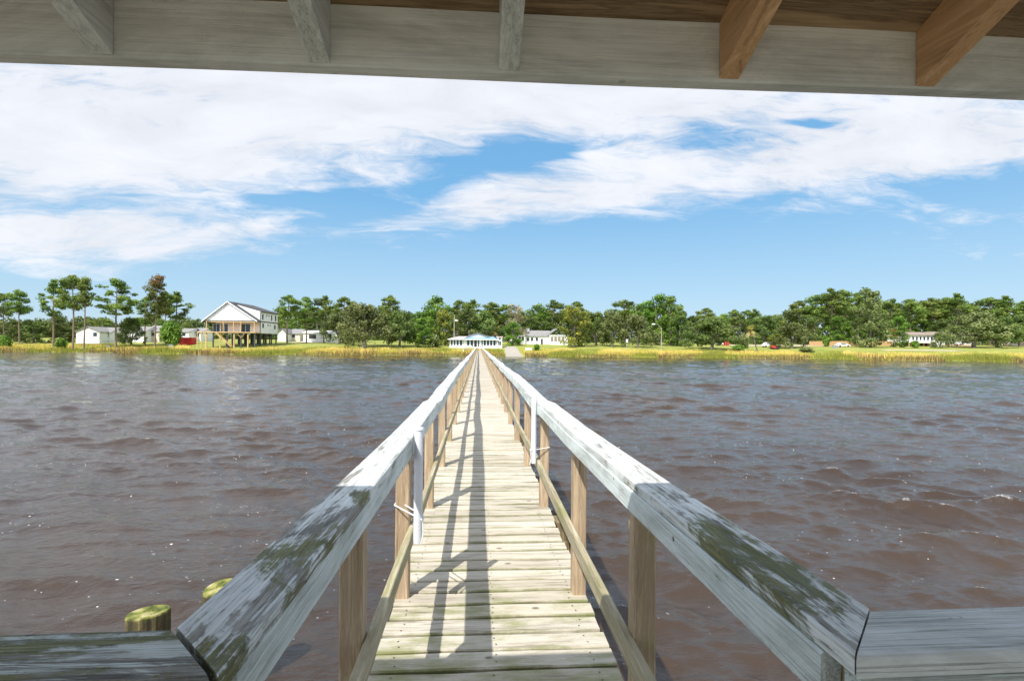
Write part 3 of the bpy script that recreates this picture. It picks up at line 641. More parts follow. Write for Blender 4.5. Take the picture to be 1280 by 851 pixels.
TREES = [ # kind, px, top, D, width px, name, label
 ('pine0', 4, 366, 176, 24, P, 'pine cut by the left edge of the picture'),
 ('pine2', 24, 364, 170, 26, P, 'slim pine with a small round crown, second from the left edge'),
 ('pine1', 66, 351, 162, 34, P, 'tall pine just left of the double pine, broad dark crown'),
 ('pine0', 91, 343, 158, 36, P, 'tallest of the left pines, thick trunk and full crown'),
 ('thinpine', 105, 349, 154, 20, P, 'thin pine with wispy crown right beside the tallest left pine'),
 ('flatpine', 145, 350, 160, 50, P, 'lone pine with a wide flat layered crown left of the raised house'),
 ('pine3', 181, 371, 172, 26, P, 'short pine left of the red-topped pine'),
 ('brownpine', 194, 347, 160, 28, P, 'pine with a browning reddish top above the small white houses'),
 ('pine2', 207, 366, 172, 24, P, 'dark pine directly right of the red-topped pine'),
 ('pine1', 220, 366, 176, 36, P, 'dark pine with open crown nearest to the raised house on its left side'),
 ('oak1', 164, 396, 166, 32, O, 'small spreading oak in front of the left white houses'),
 ('bush0', 212, 405, 160, 26, 'bush', 'round dark green bush left of the red dumpster'),
 ('dark0', 42, 398, 178, 34, B, 'dark bushy tree between the second and third pine from the left'),
 ('dark1', 76, 396, 182, 34, B, 'dark bushy tree behind the double pine trunks'),
 ('wood0', 110, 399, 205, 30, B, 'bushy tree above the roof of the leftmost white house'),
 ('dark0', 12, 400, 186, 34, B, 'dark bushy tree under the pine at the left edge'),
 ('wood1', 240, 400, 215, 34, B, 'far green tree just left of the raised house roof'),
 ('wood0', 205, 398, 225, 36, B, 'far green tree behind the pair of dark pines'),
 ('wood2', 128, 397, 232, 36, B, 'far green tree left of the flat-crowned pine'),
 ('wood1', 172, 396, 228, 38, B, 'far green tree behind the small spreading oak'),
 ('pine0', 359, 368, 172, 30, P, 'pine just right of the raised house, bare trunk and high crown'),
 ('pine3', 383, 371, 176, 30, P, 'second pine to the right of the raised house'),
 ('pine1', 405, 371, 180, 32, P, 'third pine to the right of the raised house'),
 ('pine3', 428, 371, 190, 34, P, 'fourth pine to the right of the raised house, behind the mossy oak'),
 ('wood0', 350, 392, 215, 30, B, 'far green tree directly behind the first pine right of the raised house'),
 ('wood2', 372, 390, 212, 30, B, 'far green tree between the first two pines right of the raised house'),
 ('wood1', 396, 388, 216, 34, B, 'far green tree above the long low white house'),
 ('mossy0', 455, 378, 158, 84, O, 'largest grey-green mossy oak left of the pier'),
 ('mossy1', 425, 388, 172, 50, O, 'smaller mossy oak left of the largest mossy oak'),
 ('pine2', 487, 371, 195, 30, P, 'pine crown rising behind the largest mossy oak'),
 ('oak0', 500, 386, 160, 50, O, 'dark oak with a visible trunk, right of the largest mossy oak'),
 ('tall0', 522, 388, 176, 32, B, 'green tree left of the tall bright pine-like tree by the pole'),
 ('tall1', 546, 369, 176, 46, B, 'tallest bushy tree left of the pier with bright green clumps'),
 ('tall2', 530, 405, 160, 30, B, 'low bright green tree at the foot of the tallest bushy tree'),
 ('gold0', 556, 385, 168, 34, B, 'yellowish green tree left of the wooden pole'),
 ('pine3', 572, 375, 196, 30, P, 'pine crown behind the wooden pole'),
 ('pine1', 590, 376, 205, 34, P, 'pine crown behind the dock house roof'),
 ('dark0', 586, 384, 172, 44, B, 'dark tree directly behind the left half of the dock house'),
 ('oak2', 605, 388, 174, 44, O, 'dark oak directly behind the dock house gable'),
 ('pine2', 616, 379, 208, 30, P, 'pine crown behind the right side of the dock house'),
 ('pine0', 632, 380, 212, 28, P, 'pine crown left of the pale dry tree'),
 ('pale0', 643, 378, 186, 32, B, 'pale dry tree right of the dock house'),
 ('tall0', 641, 401, 172, 34, B, 'low leafy green tree in front of the pale dry tree'),
 ('bush1', 541, 417, 160, 20, 'bush', 'grey-green shrub on the lawn left of the dock house'),
 ('tall1', 672, 379, 214, 40, B, 'round dark tree left above the white ranch house'),
 ('pine1', 692, 376, 218, 34, P, 'pine crown above the white ranch house roof'),
 ('dark1', 664, 396, 206, 34, B, 'dark tree behind the ranch house chimney'),
 ('wood1', 684, 394, 210, 34, B, 'dark tree behind the middle of the ranch house roof'),
 ('gold0', 718, 381, 166, 50, B, 'yellow-green tree standing right of the white ranch house'),
 ('pine3', 722, 377, 204, 34, P, 'pine crown behind the yellow-green tree'),
 ('oak1', 745, 389, 178, 44, O, 'oak between the yellow-green tree and the mossy oaks'),
 ('mossy1', 765, 388, 172, 44, O, 'mossy oak left of the white sign post'),
 ('pine0', 780, 374, 200, 36, P, 'pine crown behind the white sign post'),
 ('mossy0', 797, 392, 166, 52, O, 'pale mossy oak between the sign post and the street lamp'),
 ('tall1', 803, 377, 192, 40, B, 'bright green tree behind the pale mossy oak'),
 ('tall2', 820, 367, 188, 44, B, 'tall tree behind the street lamp'),
 ('tall0', 838, 368, 182, 42, B, 'tall bushy tree just right of the street lamp pole'),
 ('dark0', 850, 388, 178, 32, B, 'dark tree at the right foot of the tall bushy tree'),
 ('oak0', 890, 395, 160, 74, O, 'big dark round oak with a short trunk on the right lawn'),
 ('pine3', 884, 385, 212, 30, P, 'pine crown sticking up behind the big dark oak'),
 ('wood2', 905, 391, 205, 34, B, 'green tree behind the right half of the big dark oak'),
 ('pine2', 918, 388, 216, 24, P, 'small pine crown right of the big dark oak'),
 ('wood1', 925, 392, 200, 36, B, 'tree directly behind the palm crown'),
 ('pine0', 933, 387, 218, 26, P, 'small pine crown above the palm'),
 ('pine1', 944, 387, 214, 26, P, 'small pine crown just right of the palm'),
 ('dark1', 955, 393, 196, 42, B, 'dark tree behind the red tractor'),
 ('wood0', 972, 392, 200, 34, B, 'tree left behind the round lawn oak'),
 ('mossy1', 990, 402, 164, 54, O, 'round grey-green oak on the right lawn'),
 ('gold0', 970, 416, 164, 24, B, 'low yellowish tree left of the round lawn oak'),
 ('bush1', 930, 417, 166, 16, 'bush', 'pinkish bare shrub left of the palm'),
 ('pine3', 1000, 376, 200, 34, P, 'leftmost tall pine of the right-hand grove'),
 ('pine0', 1018, 368, 196, 36, P, 'second tall pine of the right-hand grove'),
 ('pine1', 1040, 362, 190, 42, P, 'broad tall pine of the grove above the wooden fence'),
 ('pine2', 1056, 364, 194, 34, P, 'pine between the broad tall pine and the tall loose tree'),
 ('pine3', 1072, 366, 200, 34, P, 'pine directly left behind the tall loose tree'),
 ('dark1', 1008, 392, 190, 40, B, 'dark tree at the foot of the leftmost grove pine'),
 ('tall2', 1048, 395, 186, 38, B, 'green tree filling between the grove pine trunks'),
 ('tall0', 1066, 400, 180, 34, B, 'low green tree behind the wooden fence'),
 ('brown0', 1088, 358, 162, 50, B, 'tall loose olive-brown tree standing in front of the right grove'),
 ('pine1', 1114, 375, 196, 34, P, 'pine right behind the tall loose tree'),
 ('pine3', 1137, 374, 192, 40, P, 'bright pine above the left end of the stucco house'),
 ('pine0', 1165, 372, 194, 40, P, 'bright pine above the stucco house roof'),
 ('pine2', 1182, 374, 198, 34, P, 'pine right of the stucco house roof'),
 ('pine1', 1197, 368, 188, 40, P, 'tallest pine above the mossy oak by the stucco house'),
 ('tall1', 1122, 394, 184, 36, B, 'dark tree left of the stucco house'),
 ('tall0', 1155, 396, 196, 42, B, 'green tree directly behind the stucco house roof'),
 ('dark0', 1182, 397, 188, 40, B, 'dark tree behind the right roof end of the stucco house'),
 ('pine3', 1218, 380, 196, 34, P, 'low pine left of the far right grove'),
 ('pine0', 1238, 371, 184, 40, P, 'left pine of the far right grove'),
 ('pine1', 1258, 371, 182, 40, P, 'right pine of the far right grove'),
 ('pine3', 1279, 376, 184, 36, P, 'pine cut by the right edge of the picture'),
 ('mossy0', 1217, 389, 160, 80, O, 'wide dark mossy oak in front of the stucco house'),
 ('oak2', 1246, 395, 160, 64, O, 'dark oak right of the wide mossy oak'),
 ('oak0', 1275, 392, 170, 60, O, 'dark oak cut by the right edge of the picture'),
 ('mossy1', 1175, 414, 156, 24, O, 'low grey-green tree in front of the middle of the stucco house'),
 ('tall2', 1125, 412, 162, 26, B, 'low palmetto-like tree at the left end of the stucco house'),
 ('bush0', 1032, 420, 172, 10, 'bush', 'small dark bush in front of the orange wooden fence'),
 ('bush0', 1143, 426, 160, 12, 'bush', 'low bush below the stucco house balcony'),
 ('bush0', 671, 430, 152, 9, 'bush', 'small green shrub in the marsh right of the white bench'),
 ('bush1', 1008, 434, 150, 20, 'bush', 'wide low grey-green shrub at the foot of the round lawn oak'),
 ('bush0', 923, 431, 152, 18, 'bush', 'low green shrub left of the leaning palm trunk'),
 ('bush0', 6, 420.5, 160, 16, 'bush', 'green marsh bush at the left edge of the picture'),
 ('bush0', 76, 423.5, 158, 14, 'bush', 'low green marsh bush below the double pine trunks'),
 # beyond the frame, so that a step aside still finds the wood
 ('pine0', -40, 362, 165, 34, P, 'pine beyond the left edge of the picture'), ('oak1', -70, 385, 168, 60, O, 'oak beyond the left edge of the picture'), ('pine1', -110, 360, 172, 40, P, 'pine beyond the oak past the left edge'),
 ('pine0', 1310, 372, 176, 40, P, 'pine beyond the right edge of the picture'), ('oak1', 1335, 388, 160, 70, O, 'oak beyond the right edge of the picture'), ('pine3', 1370, 370, 172, 40, P, 'pine beyond the oak past the right edge'),
]
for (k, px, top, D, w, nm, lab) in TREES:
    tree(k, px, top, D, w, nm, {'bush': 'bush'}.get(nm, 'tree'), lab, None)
# leaning palm
def palm(px0, py_top, px1, D, label):
    x0 = XA(px0, D); g = float(ground(x0, D)); x1, z1 = onY(px1, py_top, D); t = thing('palm_tree', label, 'palm', (x0, D, g-.2))
    b = MB(); b.tube([(x0, D, g-.3), (x0+(x1-x0)*.45, D, g+(z1-g)*.42), (x1, D, z1)], [.24, .19, .17], 8); b.build('trunk', M['bark_grey'], t)
    r = random.Random(4); b = MB(); n = 46
    for i in range(n):
        an = i*2.4; el = r.uniform(-1.2, 1.3); L = r.uniform(1.7, 2.5); d = np.array([math.cos(an)*math.cos(el), math.sin(an)*math.cos(el), math.sin(el)]); s = np.array([-math.sin(an), math.cos(an), 0])
        p0 = np.array([x1, D, z1]); p1 = p0+d*L*.6; p2 = p0+d*L+np.array([0, 0, -.45]); sh_ = .95 if el < -.4 else r.uniform(.3, .7)
        b.add([p0-s*.05, p0+s*.05, p1+s*.5, p1-s*.5], [(0, 1, 2, 3)], sh_)
        for q in range(5): w_ = -.42+.84*q/4; b.add([p1+s*(w_-.09), p1+s*(w_+.09), p2+s*w_*1.3+np.array([0, 0, r.uniform(-.2, .1)])], [(0, 1, 2)], sh_)
    b.build('crown', M['palm_leaf'], t)
palm(947.5, 413, 938.5, 155, 'leaning palm with yellow dead fronds on the right lawn')
palm(1118, 416, 1117, 168, 'short palm left of the stucco house')
palm(622, 414, 618, 172, 'small palm behind the right end of the dock house')

# ------------------------------------------------------------------ BUILDINGS
M['white'] = flat('white_siding', (.84, .84, .83), .7, .05, .5); M['whitetrim'] = flat('white_trim', (.80, .81, .82), .5, .03)
M['roofgrey'] = flat('grey_shingles', (.24, .235, .23), .9, .15, 1.2); M['roofdark'] = flat('dark_shingles', (.07, .07, .075), .9, .15, 1.2); M['rooftan'] = flat('tan_shingles', (.26, .21, .17), .9, .15)
M['glass'] = flat('window_glass', (.035, .05, .06), .08, .2); M['newwood'] = flat('new_lumber', (.55, .38, .18), .8, .15); M['sheath'] = flat('house_wrap', (.72, .62, .54), .8, .08)
M['bluemetal'] = flat('blue_roof', (.20, .38, .56), .35, .06); M['pinkroof_sheen'] = flat('pinkish_roof_and_sun_sheen', (.62, .50, .47), .5, .06); M['stucco'] = flat('pinkish_stucco', (.70, .60, .53), .85, .08); M['brickpink'] = flat('pink_brick', (.42, .24, .18), .85, .2)  # the pinkish roof tone also paints sun reflection on the dock house porch
M['red'] = flat('red_paint', (.62, .04, .03), .5, .12); M['black'] = flat('black_rubber', (.02, .02, .02), .8); M['carwhite'] = flat('white_car_paint', (.75, .75, .76), .25, .03); M['polewood'] = flat('pole_wood', (.34, .29, .24), .9, .15); M['metal'] = flat('grey_metal', (.45, .46, .47), .4, .1, metallic=.3)
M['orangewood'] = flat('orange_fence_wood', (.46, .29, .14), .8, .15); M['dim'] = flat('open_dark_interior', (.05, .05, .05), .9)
def PX(px, py, D): return onY(px, py, D)
def part(root, name, mat, *boxes):
    b = MB()
    for bx in boxes: b.box(*bx)
    return b.build(name, M[mat], root)
def window(root, cx, cz, w, h, y, mat='glass', frame='whitetrim', fw_=.09, bars=0, face='F', x=None):
    """framed window on a front wall (facing -Y) or on a side wall at x"""
    f = MB(); g = MB()
    def bx(mb, a0, a1, z0, z1, d0, d1):
        if face == 'F': mb.box(a0, a1, y-d1, y-d0, z0, z1)
        else: mb.box(x+d0, x+d1, a0, a1, z0, z1)
    bx(f, cx-w/2-fw_, cx-w/2, cz-h/2-fw_, cz+h/2+fw_, -.02, .07); bx(f, cx+w/2, cx+w/2+fw_, cz-h/2-fw_, cz+h/2+fw_, -.02, .07)
    bx(f, cx-w/2, cx+w/2, cz+h/2, cz+h/2+fw_, -.02, .068); bx(f, cx-w/2, cx+w/2, cz-h/2-fw_, cz-h/2, -.02, .068)
    for k in range(bars): q = cx-w/2+w*(k+1)/(bars+1); bx(f, q-.04, q+.04, cz-h/2, cz+h/2, .03, .06)
    o = f.build('window', M[frame], root); bx(g, cx-w/2, cx+w/2, cz-h/2, cz+h/2, -.01, .025); gg = g.build('pane', M[mat], o)
    return o
def gable(mb, x0, x1, y0, y1, ze, zr, ov=.4, th=.18, axis='Y'):
    """two roof slabs; ridge along axis"""
    if axis == 'Y':
        xm = (x0+x1)/2; sl = (zr-ze)/(xm-x0)
        for s in (-1, 1):
            xe = (x0-ov) if s < 0 else (x1+ov); zz = ze-sl*ov
            mb.hexa([(xe, y0-ov, zz), (xm+s*.005, y0-ov, zr), (xm+s*.005, y1+ov, zr), (xe, y1+ov, zz)], [(xe, y0-ov, zz+th), (xm+s*.005, y0-ov, zr+th), (xm+s*.005, y1+ov, zr+th), (xe, y1+ov, zz+th)])
    else:
        ym = (y0+y1)/2; sl = (zr-ze)/(ym-y0)
        for s in (-1, 1):
            ye = (y0-ov) if s < 0 else (y1+ov); zz = ze-sl*ov
            mb.hexa([(x0-ov, ye, zz), (x0-ov, ym+s*.005, zr), (x1+ov, ym+s*.005, zr), (x1+ov, ye, zz)], [(x0-ov, ye, zz+th), (x0-ov, ym+s*.005, zr+th), (x1+ov, ym+s*.005, zr+th), (x1+ov, ye, zz+th)])
def prism_wall(mb, x0, x1, y0, y1, z0, ze, zr, axis='Y'):
    mb.box(x0, x1, y0, y1, z0, ze)
    if axis == 'Y': xm = (x0+x1)/2; mb.add([(x0, y0, ze), (x1, y0, ze), (xm, y0, zr), (x0, y1, ze), (x1, y1, ze), (xm, y1, zr)], [(0, 1, 2), (5, 4, 3), (0, 3, 4, 1), (1, 4, 5, 2), (2, 5, 3, 0)])
    else: ym = (y0+y1)/2; mb.add([(x0, y0, ze), (x0, y1, ze), (x0, ym, zr), (x1, y0, ze), (x1, y1, ze), (x1, ym, zr)], [(0, 1, 2), (5, 4, 3), (0, 3, 4, 1), (1, 4, 5, 2), (2, 5, 3, 0)])

# raised house on stilts (left)
D = 152.
def raised_house():
    xl = XA(255.5, D); xr = XA(319.5, D); g = float(ground((xl+xr)/2, D+2)); xm = XA(284.4, D); zf = PX(300, 414.8, D)[1]; ze = PX(300, 400.2, D)[1]; zp = PX(284, 377.3, D)[1]
    yb = D+16; yw = D+3.0
    t = thing('raised_house', 'white two-storey house raised on dark stilts with a dark roof, left of the pier', 'house', ((xl+xr)/2, D+8, g))
    # body
    b = MB(); zw = PX(320, 388.5, D)[1]; b.box(xl+1.6, xr, yw, yb, zf-.25, ze); 
    xc = xm+2.2
    b.add([(xl+1.6, yw+.0, ze), (xm, yw, ze), (xm, yw, zp-.2), (xl+1.6, yb, ze), (xm, yb, ze), (xm, yb, zp-.2)], [(0, 1, 2), (3, 5, 4), (0, 2, 5, 3), (0, 3, 4, 1), (1, 4, 5, 2)])
    b.add([(xm, yw, ze), (xr, yw, ze), (xr, yw, zw), (xm, yw, zp-.2), (xm, yb, ze), (xr, yb, ze), (xr, yb, zw), (xm, yb, zp-.2)], [(0, 1, 2, 3), (7, 6, 5, 4), (1, 5, 6, 2), (3, 2, 6, 7), (0, 3, 7, 4)])
    b.build('wall', M['white'], t)
    # porch wall panel colour (wrap) on the recessed wall
    part(t, 'porch_wall', 'sheath', (xl+1.7, xr-.1, yw-.06, yw-.003, zf, ze-.15))
    # porch gable
    b = MB(); b.add([(xl, D, ze), (xr, D, ze), (xm, D, zp-.15), (xl, D+.25, ze), (xr, D+.25, ze), (xm, D+.25, zp-.15)], [(0, 1, 2), (5, 4, 3), (0, 3, 4, 1), (1, 4, 5, 2), (2, 5, 3, 0)]); b.build('gable', M['white'], t)
    part(t, 'porch_ceiling', 'metal', (xl, xr, D+.26, yw-.07, ze-.32, ze-.02)); part(t, 'porch_beam', 'newwood', (xl+.6, xr-.1, D+.3, D+.5, ze-.62, ze-.33))
    # roofs: front porch gable, rear left slope, rear shed slope
    def slabr(x0, z0, x1, z1, y0, y1, th=.22):
        m = MB(); m.hexa([(x0, y0, z0), (x1, y0, z1), (x1, y1, z1), (x0, y1, z0)], [(x0, y0, z0+th), (x1, y0, z1+th), (x1, y1, z1+th), (x0, y1, z0+th)]); return m
    sl = (zp-ze)/(xm-xl); slabr(xl-.8, ze-.8*sl, xm-.005, zp, D-.5, yb+.4).build('roof', M['roofdark'], t)
    sr = (zp-ze)/(xr-xm); slabr(xm+.005, zp, xr+.55, ze-.55*sr, D-.5, yw-.01).build('roof', M['roofdark'], t)
    srr = (zp-zw)/(xr-xm); slabr(xm+.006, zp-.01, xr+.5, zw-.5*srr, yw+.0, yb+.4, .26).build('roof', M['roofdark'], t)
    m = MB(); 
    for (xa, za, xb, zb) in ((xl-.8, ze-.8*sl, xm, zp), (xr+.55, ze-.55*sr, xm, zp)): m.hexa([(xa, D-.56, za-.12), (xb, D-.56, zb-.12), (xb, D-.503, zb-.12), (xa, D-.503, za-.12)], [(xa, D-.56, za+.2), (xb, D-.56, zb+.2), (xb, D-.503, zb+.2), (xa, D-.503, za+.2)])
    m.build('gable_trim', M['whitetrim'], t)
    part(t, 'belt_trim', 'roofdark', (xr-.02, xr+.09, yw, yb, ze-.35, ze-.05)); part(t, 'corner_trim', 'roofdark', (xr-.1, xr+.07, yw-.04, yw+.1, zf-.2, zw-.1))
    # glazed doors on the porch wall
    for px, w in ((270.6, 1.9), (280.6, 1.9), (307, 2.6)): window(t, XA(px, D+3), (zf+ze)/2-.5, w, 2.4, yw-.06, bars=1)
    # side windows
    L = yb-yw
    for fr, w, zc, h in ((.12, 1.1, .42, 1.6), (.34, .7, .62, .5), (.47, .7, .62, .5), (.62, .9, .42, 1.7), (.86, 1.1, .42, 1.7)): window(t, yw+L*fr, ze+(zw-ze)*zc+.1, w, min(h, 1.9), 0, face='S', x=xr, frame='whitetrim')
    for fr, w, zc, h in ((.14, 1.2, .6, 1.3), (.42, .7, .68, .5), (.54, .7, .68, .5), (.82, 1.2, .55, 1.3)): window(t, yw+L*fr, zf+(ze-zf)*zc, w, h, 0, face='S', x=xr)
    # porch deck + rails
    part(t, 'porch_floor', 'newwood', (xl-.5, xr+.05, D-.3, yw-.0, zf-.26, zf-.02))
    for px in (258, 279, 292, 301, 318): 
        x = XA(px, D); part(t, 'porch_post', 'newwood', (x-.09, x+.09, D-.2, D-.02, zf-.02, ze-.3))
    for i in range(8):
        for j, y in enumerate((D+.2, D+4, D+8, D+12, D+15.6)):
            x = xl+.4+(xr-xl-.7)*i/7; part(t, 'stilt', 'newwood' if j == 0 and i % 2 == 0 else 'roofdark', (x-.15, x+.15, y-.15, y+.15, g-.6, zf-.26))
    # cross braces, stair
    for k in (0, 2, 5):
        x = xl+.4+(xr-xl-.7)*k/7; m = MB(); m.tube([(x, D+.02, zf-1.6), (x+1.3, D+.02, zf-.3)], .07, 4); m.tube([(x, D+.02, zf-1.6), (x-1.3, D+.02, zf-.3)], .07, 4); m.build('brace', M['newwood'], t)
    x0, x1 = XA(272, D), XA(292, D); m = MB()
    for q in (0, .9): m.hexa([(x0, D-1.5+q, zf-.3), (x1, D-1.5+q, g+.1), (x1, D-1.44+q, g+.1), (x0, D-1.44+q, zf-.3)], [(x0, D-1.5+q, zf), (x1, D-1.5+q, g+.4), (x1, D-1.44+q, g+.4), (x0, D-1.44+q, zf)])
    for k in range(11): f_ = (k+.5)/11; m.box(x0+(x1-x0)*f_-.14, x0+(x1-x0)*f_+.14, D-1.44, D-.6, zf+(g+.3-zf)*f_-.08, zf+(g+.3-zf)*f_-.04)
    m.build('stair', M['newwood'], t)
    part(t, 'landing_rail', 'newwood', (XA(247, D), xl-.4, D-.3, D-.2, zf-.25, zf-.05), (XA(247, D)-.08, XA(247, D)+.08, D-.32, D-.16, g-.5, zf), (XA(252, D)-.08, XA(252, D)+.08, D-.32, D-.16, g-.5, zf))
raised_house()

def small_house(px0, px1, pyb, pye, pyr, D_, depth, label, roof='roofgrey', wall='white', axis='X', wins=(), name='small_house', door=None, dark=()):
    x0, x1 = XA(px0, D_), XA(px1, D_); xm = (x0+x1)/2; pm = (px0+px1)/2; g = float(ground(xm, D_+depth/2)); ze = PX(pm, pye, D_)[1]; zr = PX(pm, pyr, D_)[1]; zb = min(g, float(ground(xm, D_)))-.6
    t = thing(name, label, 'house', (xm, D_+depth/2, g)); b = MB(); prism_wall(b, x0, x1, D_, D_+depth, zb, ze, zr-.15, axis); b.build('wall', M[wall], t)
    b = MB(); gable(b, x0, x1, D_, D_+depth, ze, zr, axis=axis); b.build('roof', M[roof], t)
    for (px, py, w, h) in wins: x, z = PX(px, py, D_); window(t, x, z, w, h, D_)
    for (pa, pb, pt, pz) in dark: part(t, 'door', 'dim', (XA(pa, D_), XA(pb, D_), D_-.06, D_-.004, PX(pa, pz, D_)[1], PX(pa, pt, D_)[1]))
    return t
small_house(95, 124, 424.5, 414.5, 408.5, 176, 12, 'small white house with grey roof between the tall left pines', axis='Y', wins=((119, 418, 1.2, 1.3),))
small_house(124.5, 137, 423, 416, 409.5, 180, 9, 'dark-windowed wing of a white house left of the flat-crowned pine trunk', wall='white', wins=((128, 418.5, 1.6, 1.6), (133.5, 418.5, 1.2, 1.6)))
small_house(143, 180, 424, 415, 408, 186, 10, 'long white house behind the small spreading oak', wins=((150, 418, 1.2, 1.2), (172, 418, 1.2, 1.2)))
small_house(182, 199, 423, 414, 407, 190, 10, 'tan-walled house behind the red-topped pine trunk', wall='stucco', wins=((192, 418, 1.5, 1.2),))
small_house(222, 236, 422, 415, 410.5, 196, 10, 'white house with pale roof behind the red dumpster', wins=((230, 418, 1.2, 1.2),))
small_house(239, 252, 423, 415.5, 410, 200, 9, 'white house just left of the raised house stilts', wins=((247, 418.5, 1.2, 1.2),))
small_house(347, 357, 424, 416, 411, 190, 9, 'white house just right of the raised house stilts', axis='Y')
small_house(361, 375, 423, 417, 411.5, 196, 9, 'grey-roofed house between the two pines right of the raised house', wall='stucco', wins=((367, 420, 1.2, 1.1),))
small_house(379, 422, 423.5, 416.2, 413.5, 184, 8, 'long low white house left of the mossy oaks', roof='whitetrim', dark=((386, 395, 418, 423.2), (406, 408, 418, 423.2)), wins=((412, 419.5, 1.4, 1.2),))

# ranch house right of the pier
def ranch():
    D_ = 186; x0, x1 = XA(639, D_), XA(708, D_); g = float(ground(XA(672, D_), D_)); t = thing('ranch_house', 'white ranch house with grey roof right of the boat ramp', 'house', (XA(672, D_), D_+5, g))
    xa, xb = XA(656, D_), XA(688, D_); ze = PX(672, 420, D_)[1]; zr = PX(672, 413.2, D_)[1]; b = MB(); prism_wall(b, xa, xb, D_, D_+10, g-.8, ze, zr-.15, 'X'); 
    zl = PX(648, 419.6, D_)[1]; b.box(XA(638.5, D_), xa-.02, D_-1.2, D_+7, g-.8, zl); zr2 = PX(698, 420, D_)[1]; b.box(XA(686, D_), x1, D_-3, D_+7, g-.8, zr2); b.build('wall', M['white'], t)
    b = MB(); gable(b, xa, xb, D_, D_+10, ze, zr, axis='X'); b.build('roof', M['roofgrey'], t)
    b = MB(); zt = PX(692, 411, D_)[1]; xc = XA(684, D_); xd = XA(696, D_); b.hexa([(xc, D_-.6, ze+.1), (xd, D_-.6, zt-.1), (xd, D_+9, zt-.1), (xc, D_+9, ze+.1)], [(xc, D_-.6, ze+.4), (xd, D_-.6, zt+.2), (xd, D_+9, zt+.2), (xc, D_+9, ze+.4)]); b.build('roof', M['roofgrey'], t)
    part(t, 'roof', 'whitetrim', (XA(638, D_), xa+.2, D_-1.5, D_+7.3, zl+.003, zl+.22), (XA(685.5, D_), x1+.3, D_-3.3, D_+7.3, zr2+.003, zr2+.3))
    b = MB(); xq = XA(661, D_); b.box(xq-.6, xq+.6, D_+4, D_+5, ze, zr+.9); b.build('chimney', M['whitetrim'], t)
    for px in (641.5, 645.5, 649.5, 653.5): x, z = PX(px, 423.3, D_-1.2); window(t, x, z, .85, 1.5, D_-1.2)
    for px in (690, 694.5, 699, 703.5): x, z = PX(px, 424, D_-3); window(t, x, z, 1.0, 1.7, D_-3, mat='rooftan')
    for px in (660, 665, 671): x, z = PX(px, 424, D_); window(t, x, z, .9, 1.3, D_)
    part(t, 'door', 'dim', (XA(676, D_), XA(678.5, D_), D_-.06, D_-.004, g-.1, g+2.1))
ranch()
# stucco house far right
def stucco():
    D_ = 172; t = None; xa, xb, xc, xd = XA(1137, D_), XA(1168, D_), XA(1184, D_), XA(1224, D_); g = float(ground(xb, D_)); t = thing('stucco_house', 'pale pinkish two-storey house with tan hip roof behind the right oaks', 'house', ((xa+xd)/2, D_+6, g))
    ze = PX(1155, 418.8, D_)[1]; zr = PX(1155, 414.8, D_)[1]; zm = PX(1155, 428, D_)[1]
    part(t, 'wall', 'white', (xa, xb, D_, D_+10, zm, ze), (xb-.01, xd, D_+2, D_+10, g-.5, PX(1200, 418, D_)[1]))
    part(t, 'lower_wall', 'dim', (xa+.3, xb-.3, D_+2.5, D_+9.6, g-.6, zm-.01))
    for k in range(6): x = xa+.3+(xb-xa-.6)*k/5; part(t, 'column', 'brickpink', (x-.28, x+.28, D_+.1, D_+.6, g-.6, zm-.005))
    for i, (q0, q1, y0, y1, z0, z1, s) in enumerate(((xa-.6, xb+.6, D_-.7, D_+10.6, ze, zr, 3.2), (xb+.2, xd+.6, D_+1.3, D_+10.6, PX(1200, 417.9, D_)[1], PX(1200, 414.5, D_)[1], 3.0))):
        m = MB(); m.hexa([(q0, y0, z0), (q1, y0, z0), (q1, y1, z0), (q0, y1, z0)], [(q0+s, y0+s, z1), (q1-s, y0+s, z1), (q1-s, y1-s, z1), (q0+s, y1-s, z1)]); m.build('roof', M['rooftan'], t)
    for k in range(6): x = xa+1.3+(xb-xa-2.4)*k/5; window(t, x, (zm+ze)/2+.1, .75, 1.3, D_)
    window(t, XA(1190, D_), g+1.3, 1.6, 1.8, D_+2, mat='dim'); window(t, XA(1215, D_), g+3.9, 1.2, 1.2, D_+2)
    part(t, 'lower_wing_trim', 'brickpink', (xc, xd, D_+1.85, D_+1.995, g-.4, g+.7))
    part(t, 'balcony', 'whitetrim', (xa, xb, D_-1.2, D_-.01, zm-.2, zm+.02))
stucco()
small_house(1266, 1300, 433, 425, 420, 190, 9, 'low white house half hidden at the right edge', roof='rooftan', wall='stucco')
